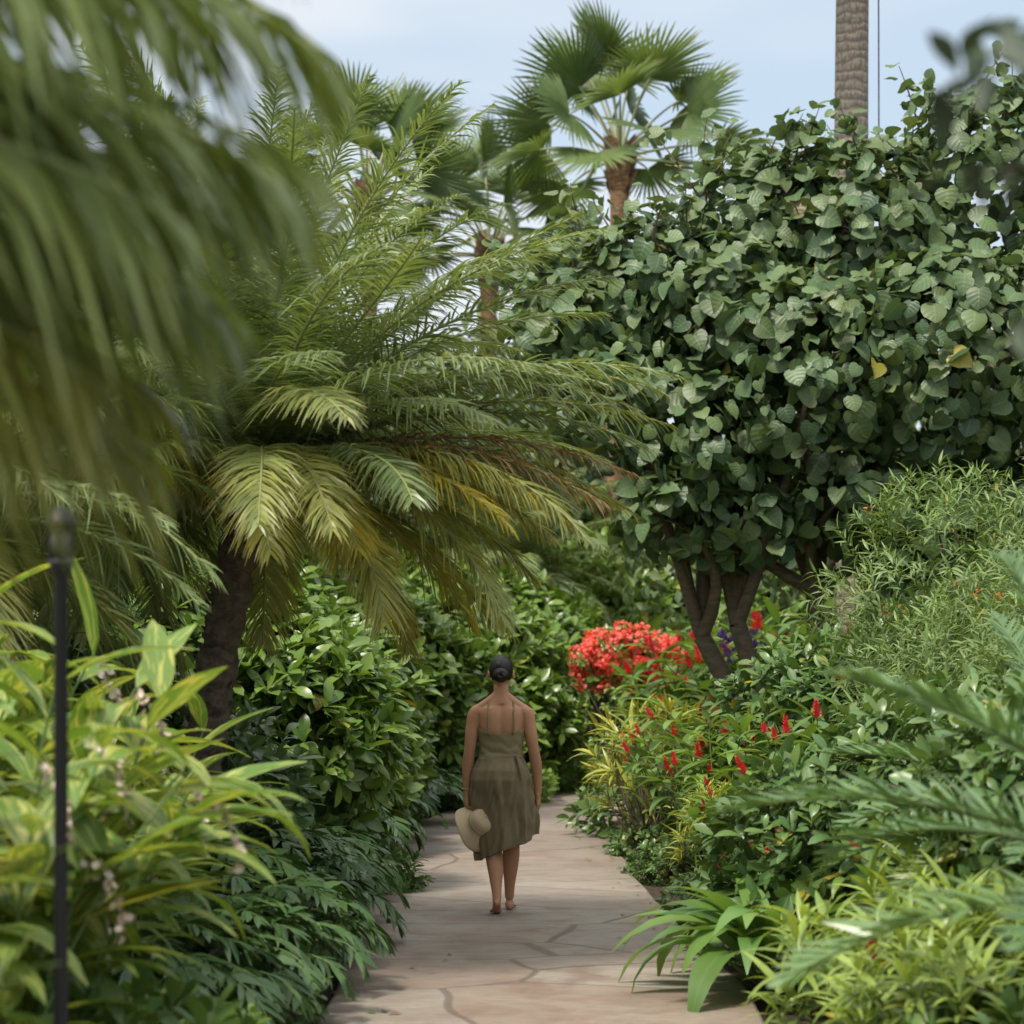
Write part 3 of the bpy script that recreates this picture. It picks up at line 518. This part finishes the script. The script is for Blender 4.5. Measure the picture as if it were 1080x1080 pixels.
def tree(name,x,y,h,r,mat,n=4500,sz=.22):
    mb=MB(); L=[(rng.normal(0,r*.5),rng.normal(0,r*.5),h-r*rng.uniform(.2,1.6),r*.6,r*.6,r*.55) for _ in range(9)]
    V,F,U=tube(cat([(0,0,-.1),(.1,0,h*.4),(0,.1,h-r)],14),np.linspace(.17,.08,14),9); mb.add(V,F,U,(.5,0,0),1); sticks(mb,(0.1,0,h*.45),[l[:3] for l in L],.06,1,.2)
    P,N=lump_pts(n,L,.6,.1); Z=nrm(N*.7+np.array([0,0,.6])+rng.normal(0,.4,P.shape)); X,Y,Z=frames(np.array([0,0,-.5])+rng.normal(0,.6,P.shape),Z,True); mb.inst(OV[1],P,X,Y,Z,rnd(n,sz*.7,sz*1.2),colr(n,.01),0)
    place(name,mb.mesh(name,[mat,M['twig']]),(x,y,0))
tree('broadleaf_tree',-6.5,24,6.0,2.4,M['bg']); tree('broadleaf_tree',-4.4,30,5.5,2.2,M['bg']); tree('broadleaf_tree',7.5,25,7.0,2.4,M['bg']); tree('broadleaf_tree',4.2,31,6.4,2.2,M['bg']); tree('broadleaf_tree',.2,38.5,7.6,2.,M['bg']); tree('broadleaf_tree',-1.8,35,6.2,1.8,M['bg']); tree('broadleaf_tree',1.6,41.5,6.5,2.4,M['bg'])
def revolve(prof,seg=32):
    V=[(r*math.cos(a),r*math.sin(a),z) for (r,z) in prof for a in np.linspace(0,2*np.pi,seg,endpoint=False)]
    F=[(i*seg+j,i*seg+(j+1)%seg,(i+1)*seg+(j+1)%seg,(i+1)*seg+j) for i in range(len(prof)-1) for j in range(seg)]
    return np.array(V),np.array(F),np.array(V)[:,:2]
lamp=bpy.data.objects.new('garden_lamp_post',None); COL.objects.link(lamp); lamp.location=(-1.12,5.65,0)
blk=plain('black_metal',(.02,.02,.022),.45,metal=.3); gls=plain('frosted_glass',(.07,.068,.06),.3)
mb=MB(); mb.add(*revolve([(.001,0),(.07,0),(.07,.02),(.025,.04),(.018,.08),(.017,1.80),(.024,1.82),(.03,1.84),(.03,1.85),(.001,1.85)]),(0,0,0),0); place('post',mb.mesh('post',[blk]),parent=lamp)
mb=MB(); mb.add(*revolve([(.001,1.852),(.025,1.854),(.028,1.93),(.001,1.932)]),(0,0,0),0); place('glass',mb.mesh('glass',[gls]),parent=lamp)
mb=MB(); mb.add(*revolve([(.001,1.933),(.042,1.933),(.042,1.94),(.028,1.965),(.012,1.98),(.001,1.985)]),(0,0,0),0)
for a in range(4): V,F,U=tube([(.029*math.cos(a*1.57),.029*math.sin(a*1.57),1.845),(.033*math.cos(a*1.57),.033*math.sin(a*1.57),1.935)],.004,5); mb.add(V,F,U,(0,0,0),0)
place('cap',mb.mesh('cap',[blk]),parent=lamp)
# ------------------------------------------------------------------ WOMAN
woman=bpy.data.objects.new('woman',None); COL.objects.link(woman); woman.location=(-.07,14.62,.027)
bv=[];bf=[]
def addm(V,F):
    n=len(bv); bv.extend([tuple(v) for v in V]); bf.extend([tuple(int(i)+n for i in f) for f in F])
def limb(pts,rs,n=28,sides=18,flat=None):
    pts=np.asarray(pts,float); rs=np.asarray(rs,float); Q=cat(np.concatenate([pts,rs[:,None]],1),n) if len(pts)>2 else np.array([np.append(pts[0]*(1-u)+pts[1]*u,rs[0]*(1-u)+rs[1]*u) for u in np.linspace(0,1,n)])
    P=Q[:,:3];R=Q[:,3]; T0=nrm(P[1]-P[0]);T1=nrm(P[-1]-P[-2]); 
    P=np.concatenate([[P[0]-T0*R[0]*.95,P[0]-T0*R[0]*.7],P,[P[-1]+T1*R[-1]*.7,P[-1]+T1*R[-1]*.95]]); R=np.concatenate([[R[0]*.2,R[0]*.7],R,[R[-1]*.7,R[-1]*.2]])
    V,F,U=tube(P,R,sides); F=[tuple(f) for f in F]; F.append(tuple(range(sides-1,-1,-1))); k=len(V)-sides; F.append(tuple(range(k,k+sides))); addm(V,F)
def ell(c,r,seg=24,rings=14,tilt=0):
    V=[];F=[]
    for i in range(rings+1):
        th=math.pi*(.02+.96*i/rings)
        for j in range(seg):
            ph=2*math.pi*j/seg; v=Vector((r[0]*math.sin(th)*math.cos(ph),r[1]*math.sin(th)*math.sin(ph),r[2]*math.cos(th)))
            if tilt: v=Matrix.Rotation(tilt,3,'X')@v
            V.append((c[0]+v.x,c[1]+v.y,c[2]+v.z))
    for i in range(rings):
        for j in range(seg): F.append((i*seg+j,(i+1)*seg+j,(i+1)*seg+(j+1)%seg,i*seg+(j+1)%seg))
    F.append(tuple(range(seg))); F.append(tuple((rings)*seg+j for j in range(seg-1,-1,-1))); addm(V,F)
torso=[(.76,0,.0,.12,.09),(.80,0,-.005,.16,.11),(.86,0,-.015,.172,.115),(.92,0,-.012,.158,.108),(.98,0,0,.136,.095),(1.03,0,.005,.124,.087),(1.10,0,.003,.128,.09),(1.18,0,0,.142,.1),(1.25,0,0,.152,.1),(1.29,0,-.005,.153,.088),(1.32,0,-.01,.135,.072),(1.345,0,-.012,.10,.06),(1.37,0,-.012,.068,.055),(1.40,0,-.008,.050,.052),(1.46,0,0,.048,.05)]
def torso_at(z):
    A=np.array(torso); return [float(np.interp(z,A[:,0],A[:,i])) for i in range(1,5)]
TA=cat(np.array(torso),48); V=[];sg=36
for r in TA:
    for j in range(sg):
        a=2*math.pi*j/sg; ca,sa=math.cos(a),math.sin(a); pw=.88
        x=r[3]*math.copysign(abs(ca)**pw,ca); y=r[4]*math.copysign(abs(sa)**pw,sa)
        if sa<0 and 1.0<r[0]<1.34: y+=.012*math.exp(-(x/.02)**2)
        if sa<0 and 1.16<r[0]<1.32: y-=.008*math.exp(-((abs(x)-.08)/.035)**2)
        V.append((x+r[1],y+r[2],r[0]))
F=[(i*sg+j,i*sg+(j+1)%sg,(i+1)*sg+(j+1)%sg,(i+1)*sg+j) for i in range(47) for j in range(sg)]+[tuple(range(sg-1,-1,-1)),tuple(range(47*sg,48*sg))]; addm(V,F)
ell((-.065,.065,1.2),(.058,.05,.058)); ell((.065,.065,1.2),(.058,.05,.058))
ell((-.075,-.045,.87),(.085,.08,.09)); ell((.075,-.045,.87),(.085,.08,.09))
ell((0,.0,1.555),(.073,.09,.092)); ell((0,.035,1.495),(.053,.057,.066)); ell((0,.06,1.452),(.026,.028,.022)); limb([(0,-.005,1.38),(0,.0,1.5)],[.047,.046])
limb([(0,.085,1.55),(0,.094,1.525),(0,.099,1.51)],[.008,.010,.012],8,10); ell((-.01,.092,1.507),(.008,.008,.006)); ell((.01,.092,1.507),(.008,.008,.006))
ell((0,.088,1.478),(.023,.009,.005)); ell((0,.087,1.469),(.02,.009,.006))
ell((-.034,.076,1.562),(.022,.014,.008)); ell((.034,.076,1.562),(.022,.014,.008)); ell((-.04,.062,1.515),(.024,.027,.022)); ell((.04,.062,1.515),(.024,.027,.022)); ell((-.032,.075,1.536),(.02,.012,.008)); ell((.032,.075,1.536),(.02,.012,.008))
for sx in (-1,1): ell((sx*.078,-.002,1.53),(.010,.02,.031),14,10,.2)
for sx in (-1,1): limb([(sx*.02,-.012,1.40),(sx*.06,-.014,1.362),(sx*.12,-.012,1.322),(sx*.16,-.01,1.30)],[.035,.038,.036,.034],16,14)
def hand(wr,dr,pn,ts,curl,spread=.15):
    wr,dr,pn,ts=[np.array(v,float) for v in (wr,dr,pn,ts)]; dr=nrm(dr); pn=nrm(pn-(pn@dr)*dr); ts=np.cross(pn,dr)*np.sign(np.cross(pn,dr)@ts)
    lens=[.068,.076,.071,.056]; kn=[.078,.083,.079,.070]; off=[.030,.010,-.010,-.028]
    for i in range(4):
        k=wr+dr*kn[i]+ts*off[i]; limb([wr+ts*off[i]*.55,(wr+k)/2+ts*off[i]*.1,k],[.015,.0145,.0115],8,12)
        p=k; a=curl*.55; P=[k]; 
        for j,fr in enumerate((.45,.3,.25)):
            d=dr*math.cos(a)+pn*math.sin(a)+ts*off[i]*spread*4; p=p+nrm(d)*lens[i]*fr; P.append(p); a+=curl*(.75 if j==0 else .6)
        limb(P,[.0098,.0088,.008,.0068],10,12)
    b=wr+dr*.02+ts*.026+pn*.006; P=[b,b+dr*.03+ts*.022+pn*.01,b+dr*.056+ts*.028+pn*.02,b+dr*.078+ts*.024+pn*.026+pn*curl*.006]; limb(P,[.016,.012,.0105,.0082],10,12)
LW=(-.222,.03,.765); RW=(.238,.045,.765)
limb([(-.12,-.01,1.30),(-.162,-.008,1.285),(-.182,-.008,1.21),(-.192,-.015,1.13),(-.203,-.012,1.045),(-.214,.008,.96),(-.220,.02,.87),LW],[.045,.047,.045,.041,.036,.038,.030,.0235],40)
limb([(.12,-.01,1.30),(.160,-.008,1.285),(.18,-.01,1.21),(.194,-.02,1.13),(.208,-.015,1.045),(.224,.01,.96),(.233,.03,.87),RW],[.045,.047,.045,.041,.036,.038,.030,.0235],40)
hand(LW,(0,.05,-1),(1,.1,0),(0,1,0),1.25,.02)
hand(RW,(.03,.12,-1),(-1,.15,0),(0,1,0),.45,.12)
limb([(-.085,0,.82),(-.085,.0,.7),(-.07,.01,.58),(-.055,.0,.475),(-.045,-.065,.37),(-.035,-.105,.29),(-.03,-.145,.19),(-.026,-.17,.125),(-.026,-.178,.095)],[.085,.08,.066,.052,.055,.051,.036,.029,.029],40)
limb([(.085,0,.82),(.085,.04,.7),(.078,.085,.58),(.07,.13,.475),(.064,.135,.37),(.06,.15,.29),(.055,.185,.17),(.053,.2,.085)],[.085,.08,.066,.052,.056,.051,.036,.030],40)
limb([(-.027,-.192,.085),(-.027,-.16,.08),(-.028,-.11,.055),(-.03,-.05,.030),(-.031,-.02,.02)],[.025,.027,.027,.026,.018],24)
limb([(-.012,-.06,.028),(-.044,-.06,.028)],[.022,.019],6)
for i,(dx,l,r) in enumerate([(.016,.036,.0125),(.0,.032,.0095),(-.013,.027,.009),(-.025,.021,.0085),(-.036,.014,.008)]): limb([(-.03+dx,-.045,.018),(-.03+dx,-.02+l*.6,.013),(-.03+dx,-.02+l,.011)],[r*1.05,r,r*.9],8,10)
limb([(.053,.178,.028),(.053,.2,.036),(.055,.26,.034),(.058,.315,.024),(.06,.34,.018)],[.027,.030,.028,.025,.018],24)
for i,(dx,l,r) in enumerate([(-.018,.05,.0125),(-.003,.046,.0095),(.010,.038,.009),(.022,.029,.0085),(.033,.018,.008)]): limb([(.06+dx,.32,.018),(.06+dx,.335+l*.5,.014),(.06+dx,.335+l,.011)],[r*1.05,r,r*.9],8,10)
me=bpy.data.meshes.new('body'); me.from_pydata(bv,[],bf); me.update()
skin=plain('skin',(.56,.29,.165),.55,.16,45,.12,sub=0,spec=.3); me.materials.append(skin)
body=place('body',me,parent=woman)
md=body.modifiers.new('r','REMESH'); md.mode='VOXEL'; md.voxel_size=.0042; md.use_smooth_shade=True
md=body.modifiers.new('s','SMOOTH'); md.factor=.5; md.iterations=5
eyew=plain('eye_white',(.7,.66,.62),.25,.05); iris=plain('iris',(.03,.015,.01),.15,.05); lip=plain('lips',(.42,.17,.14),.5,.1)
def sph(name,c,r,mat,par,seg=20):
    global bv,bf
    s0,s1=bv,bf; bv=[];bf=[]; ell(c,r,seg,12); me=bpy.data.meshes.new(name); me.from_pydata(bv,[],bf); me.materials.append(mat); me.shade_smooth(); bv,bf=s0,s1
    return place(name,me,parent=par)
for i,sx in enumerate((-1,1)):
    sph('eyeball_%d'%i,(sx*.031,.0785,1.547),(.012,.0095,.0055),eyew,woman); sph('iris_%d'%i,(sx*.031,.0865,1.547),(.005,.002,.0048),iris,woman); sph('eyebrow_%d'%i,(sx*.033,.0885,1.567),(.018,.003,.0022),iris,woman)
sph('lips',(0,.0955,1.4735),(.020,.003,.007),lip,woman)
m,t=newmat('dark_hair'); uv=t.new('ShaderNodeTexCoord'); n=t.noise(t.mapping(uv.outputs['Object'],(160,30,30)),1,4,.6)
c=t.mix(n.outputs[0],(.005,.0035,.003),(.026,.016,.011)); p=t.new('ShaderNodeBsdfPrincipled'); t.put(p.inputs['Base Color'],c); p.inputs['Roughness'].default_value=.38; p.inputs['Specular IOR Level'].default_value=.4
t.l.new(t.bump(n.outputs[0],.7,.004),p.inputs['Normal']); o=t.new('ShaderNodeOutputMaterial'); t.l.new(p.outputs[0],o.inputs[0]); hairm=m
V=[];F=[];sgn=64;rg=40
for i in range(rg+1):
    th=math.pi*(.01+.98*i/rg)
    for j in range(sgn):
        ph_=2*math.pi*j/sgn; d=Vector((math.sin(th)*math.cos(ph_),math.sin(th)*math.sin(ph_),math.cos(th)))
        st=.0022*math.sin(math.atan2(d.x,-d.y+.3)*46)
        V.append((d.x*(.077+st),-.004+d.y*(.096+st),1.558+d.z*(.097+st)))
def hk(v): return not ((v[1]>.045 and v[2]<1.605) or (v[2]<1.49) or (v[1]>.0 and v[2]<1.545) or (v[1]>-.02 and v[2]<1.52))
for i in range(rg):
    for j in range(sgn):
        f=(i*sgn+j,(i+1)*sgn+j,(i+1)*sgn+(j+1)%sgn,i*sgn+(j+1)%sgn)
        if all(hk(V[k]) for k in f): F.append(f)
F.append(tuple(range(sgn)))
me=bpy.data.meshes.new('hair'); me.from_pydata(V,[],F); me.materials.append(hairm); me.shade_smooth(); hr=place('hair',me,parent=woman); md=hr.modifiers.new('s','SOLIDIFY'); md.thickness=.008; md.offset=-1
sph('bun_core',(0,-.118,1.525),(.037,.026,.032),hairm,woman)
a=np.linspace(0,4.6*math.pi,70); r=.011+.025*np.linspace(1,0,70); P=np.stack([r*1.15*np.cos(a),-.114-.030*np.linspace(0,1,70),1.525+r*np.sin(a)],1)
V,F,U=tube(P,np.concatenate([np.linspace(.010,.0175,10),np.full(50,.0175),np.linspace(.0175,.004,10)]),10); mb=MB(); mb.add(V,F,U,(0,0,0),0); place('hair_bun',mb.mesh('bun',[hairm]),parent=woman)
def fabric(name,a,b,sc=900):
    m,t=newmat(name); tc=t.new('ShaderNodeTexCoord'); oc=tc.outputs['Object']; n=t.noise(t.mapping(oc,(1,1,.25)),sc*.35,2); n2=t.noise(oc,9,4); n3=t.noise(t.mapping(oc,(.3,.3,3)),sc*.3,2)
    c=t.mix(n2.outputs[0],a,b); c=t.mix(t.math('MULTIPLY',n.outputs[0],.5),c,tuple(x*.5 for x in a))
    p=t.new('ShaderNodeBsdfPrincipled'); t.put(p.inputs['Base Color'],c); p.inputs['Roughness'].default_value=.88; p.inputs['Sheen Weight'].default_value=.1
    h=t.math('ADD',t.math('ADD',n.outputs[0],n3.outputs[0]),t.math('MULTIPLY',n2.outputs[0],3.0)); t.l.new(t.bump(h,.35,.003),p.inputs['Normal']); o=t.new('ShaderNodeOutputMaterial'); t.l.new(p.outputs[0],o.inputs[0]); return m
topm=fabric('khaki_jersey',(.27,.215,.105),(.35,.28,.15)); skm=fabric('olive_linen',(.2,.15,.08),(.28,.21,.12))
def cloth(name,rows,mat,fn,seg=120,th=.003):
    V=[]
    for i,u in enumerate(np.linspace(0,1,rows)):
        for j in range(seg): V.append(fn(u,2*math.pi*j/seg))
    F=[(i*seg+j,i*seg+(j+1)%seg,(i+1)*seg+(j+1)%seg,(i+1)*seg+j) for i in range(rows-1) for j in range(seg)]
    me=bpy.data.meshes.new(name); me.from_pydata(V,[],F); me.materials.append(mat); me.shade_smooth(); o=place(name,me,parent=woman); md=o.modifiers.new('s','SOLIDIFY'); md.thickness=th; md.offset=1; return o
def topfn(u,a):
    ca,sa=math.cos(a),math.sin(a)
    hi=1.155+.045*abs(ca)**3+(.07*max(sa,0)) ; z=.985+(hi-.985)*u
    _,cy,rx,ry=torso_at(z); ry+=.0+ (.03*max(sa,0)*math.exp(-((z-1.2)/.06)**2)); pw=.88
    wr=.003*math.sin(z*90+4*ca+3*noise.noise(Vector((ca*2,sa*2,z*6))))*(.4+.6*max(0,1-abs(z-1.03)/.09))
    return ((rx+.010+wr)*math.copysign(abs(ca)**pw,ca),cy+(ry+.012+wr)*math.copysign(abs(sa)**pw,sa),z)
cloth('tank_top',40,topm,topfn)
sk=np.array([(1.01,0,.0,.137,.102),(.97,0,-.004,.158,.122),(.92,0,-.012,.182,.150),(.86,0,-.012,.195,.165),(.78,.004,-.002,.197,.17),(.68,.012,.012,.197,.175),(.58,.022,.022,.198,.18),(.48,.02,.03,.19,.19),(.36,-.005,.03,.155,.185),(.30,-.01,.03,.14,.18)])
def skfn(u,a):
    ca,sa=math.cos(a),math.sin(a)
    hem=.35+.15*(.5+.5*ca)**1.6+.012*math.sin(a*3+.5) ; z=1.01+(hem-1.01)*u
    x0,cy,rx,ry=[float(np.interp(-z,-sk[:,0],sk[:,i])) for i in range(1,5)]
    amp=.0015+.012*u**1.3; nn=noise.noise(Vector((ca*2.2,sa*2.2,z*3))); n2=noise.noise(Vector((ca*5+z*3,sa*5,z*4+9)))
    f=amp*(math.sin(a*9+z*5+nn*4)+.5*math.sin(a*14-z*9+1+nn*5))+.014*n2*(.3+u)
    f+=.005*math.sin((z-.55*ca)*38+nn*6)*math.exp(-((z-.78)/.2)**2)
    if ca>.5: f+=.04*u**2*(ca-.5)
    return (x0+(rx+f)*ca,cy+(ry+f)*sa,z)
cloth('wrap_skirt',90,skm,skfn,200)
def band(name,pts,w,mat,par=woman,wdir=(0,0,1),th=.003):
    P=cat(pts,30); V=[]
    wd=np.array(wdir,float)
    for i,p in enumerate(P): k=w if np.isscalar(w) else np.interp(i/29,np.linspace(0,1,len(w)),w); V+= [tuple(p-wd*k/2),tuple(p+wd*k/2)]
    F=[(2*i,2*i+1,2*i+3,2*i+2) for i in range(29)]; me=bpy.data.meshes.new(name); me.from_pydata(V,[],F); me.materials.append(mat); me.shade_smooth(); o=place(name,me,parent=par); md=o.modifiers.new('s','SOLIDIFY'); md.thickness=th; md.offset=0; return o
wp=[]
for a in np.linspace(0,2*math.pi,25): wp.append((.142*math.cos(a),.002+.107*math.sin(a),1.0+.012*math.cos(a)))
band('waist_tie',wp,.03,skm,th=.006)
sph('tie_knot',(.105,-.085,1.0),(.024,.018,.02),skm,woman)
band('tie_tail',[(.108,-.1,1.0),(.125,-.135,.95),(.132,-.152,.90),(.135,-.16,.86)],[.02,.03,.02],skm,wdir=(1,.3,0))
for nm,sx in (('strap_1',-1),('strap_2',1)):
    band(nm,[(sx*.08,-.108,1.145),(sx*.082,-.108,1.2),(sx*.082,-.098,1.28),(sx*.08,-.066,1.335),(sx*.077,-.03,1.384),(sx*.076,.0,1.390),(sx*.076,.03,1.365),(sx*.076,.06,1.31),(sx*.076,.095,1.26),(sx*.076,.12,1.22)],.013,topm,wdir=(1,0,0))
gold=plain('bracelet_beads',(.5,.36,.2),.35); a=np.linspace(0,2*math.pi,30); mb=MB(); V,F,U=tube(np.stack([LW[0]+.028*np.cos(a),LW[1]+.028*np.sin(a),LW[2]+.03+0*a],1),.005,6); mb.add(V,F,U,(0,0,0),0); place('bracelet',mb.mesh('bracelet',[gold]),parent=woman)
m,t=newmat('woven_straw'); tc=t.new('ShaderNodeTexCoord'); oc=tc.outputs['Object']; wv=t.new('ShaderNodeTexWave',wave_type='RINGS',rings_direction='Z'); wv.inputs['Scale'].default_value=38; wv.inputs['Distortion'].default_value=.5; t.l.new(oc,wv.inputs['Vector'])
n=t.noise(oc,120,3); c=t.mix(n.outputs[0],(.70,.56,.37),(.5,.37,.22)); c=t.mix(t.math('MULTIPLY',wv.outputs[0],.25),c,(.4,.29,.16)); p=t.new('ShaderNodeBsdfPrincipled'); t.put(p.inputs['Base Color'],c); p.inputs['Roughness'].default_value=.8
t.l.new(t.bump(wv.outputs[0],.5,.003),p.inputs['Normal']); o=t.new('ShaderNodeOutputMaterial'); t.l.new(p.outputs[0],o.inputs[0]); straw=m
V,F,U=revolve([(.001,.115),(.04,.114),(.068,.105),(.082,.085),(.088,.05),(.092,.012),(.1,.0),(.125,-.008),(.15,-.014),(.165,-.018)],48)
for i in range(len(V)):
    rr_=math.hypot(V[i,0],V[i,1]); an=math.atan2(V[i,1],V[i,0])
    if rr_>.1: V[i,2]-=(rr_-.1)*(.45+.35*math.cos(2*an))+.15*(rr_-.1)*math.sin(3*an)
mb=MB(); mb.add(V,F,U,(0,0,0),0); hat=place('sun_hat',mb.mesh('hat',[straw]),sc=.95); md=hat.modifiers.new('s','SOLIDIFY'); md.thickness=.003
axis=Vector((.5,-.66,.45)).normalized(); upv=(Vector((0,0,1))-axis*axis.z).normalized()
R=Matrix((upv,axis.cross(upv),axis)).transposed(); hat.rotation_euler=R.to_euler()
grip=Vector(woman.location)+Vector((-.212,.03,.675)); hat.location=grip-upv*.145+axis*.043
mb=MB(); V,F,U=revolve([(.0915,.014),(.0915,.04)],48); V[:,:2]*=1.02; mb.add(V,F,U,(0,0,0),0); bnd=place('hat_band',mb.mesh('hb',[plain('band',(.42,.33,.22),.8)]),parent=hat)
# ------------------------------------------------------------------ light, world, camera
el,az=rad(58),rad(216)
sun=bpy.data.lights.new('sun','SUN'); sun.energy=4.4; sun.angle=rad(11); sun.color=(1,.925,.80); so=bpy.data.objects.new('sun',sun); COL.objects.link(so)
sv=Vector((math.sin(az)*math.cos(el),math.cos(az)*math.cos(el),math.sin(el))); so.rotation_euler=sv.to_track_quat('Z','Y').to_euler()
w=bpy.data.worlds.new('World'); scene.world=w; w.use_nodes=True; t=NT(w.node_tree)
sky=t.new('ShaderNodeTexSky',sky_type='NISHITA'); sky.sun_disc=False; sky.sun_elevation=el; sky.sun_rotation=az
tc=t.new('ShaderNodeTexCoord'); cn=t.noise(t.mapping(tc.outputs['Generated'],(1,1,3)),3.2,3,.55,.3)
sz=t.new('ShaderNodeSeparateXYZ'); t.l.new(tc.outputs['Generated'],sz.inputs[0])
cl=t.mix(t.ss(sz.outputs[2],.3,1.0),t.mix(t.ss(cn.outputs[0],.4,.65),(4.5,5.4,6.3),(6.4,6.6,6.8)),(12.7,12.4,12.0))
c=t.mix(.78,sky.outputs[0],cl)
bg=t.new('ShaderNodeBackground'); t.put(bg.inputs[0],c); bg.inputs[1].default_value=.15; o=t.new('ShaderNodeOutputWorld'); t.l.new(bg.outputs[0],o.inputs[0])
cam=bpy.data.cameras.new('camera'); co=bpy.data.objects.new('camera',cam); COL.objects.link(co); co.location=(0,0,1.57); co.rotation_euler=(rad(90),0,0)
cam.sensor_width=36; cam.lens=80; cam.shift_y=.157; cam.clip_end=2000; cam.clip_start=.05
cam.dof.use_dof=True; cam.dof.focus_distance=14.6; cam.dof.aperture_fstop=2.9
scene.camera=co
scene.view_settings.view_transform='Standard'; scene.view_settings.look='None'; scene.view_settings.exposure=0
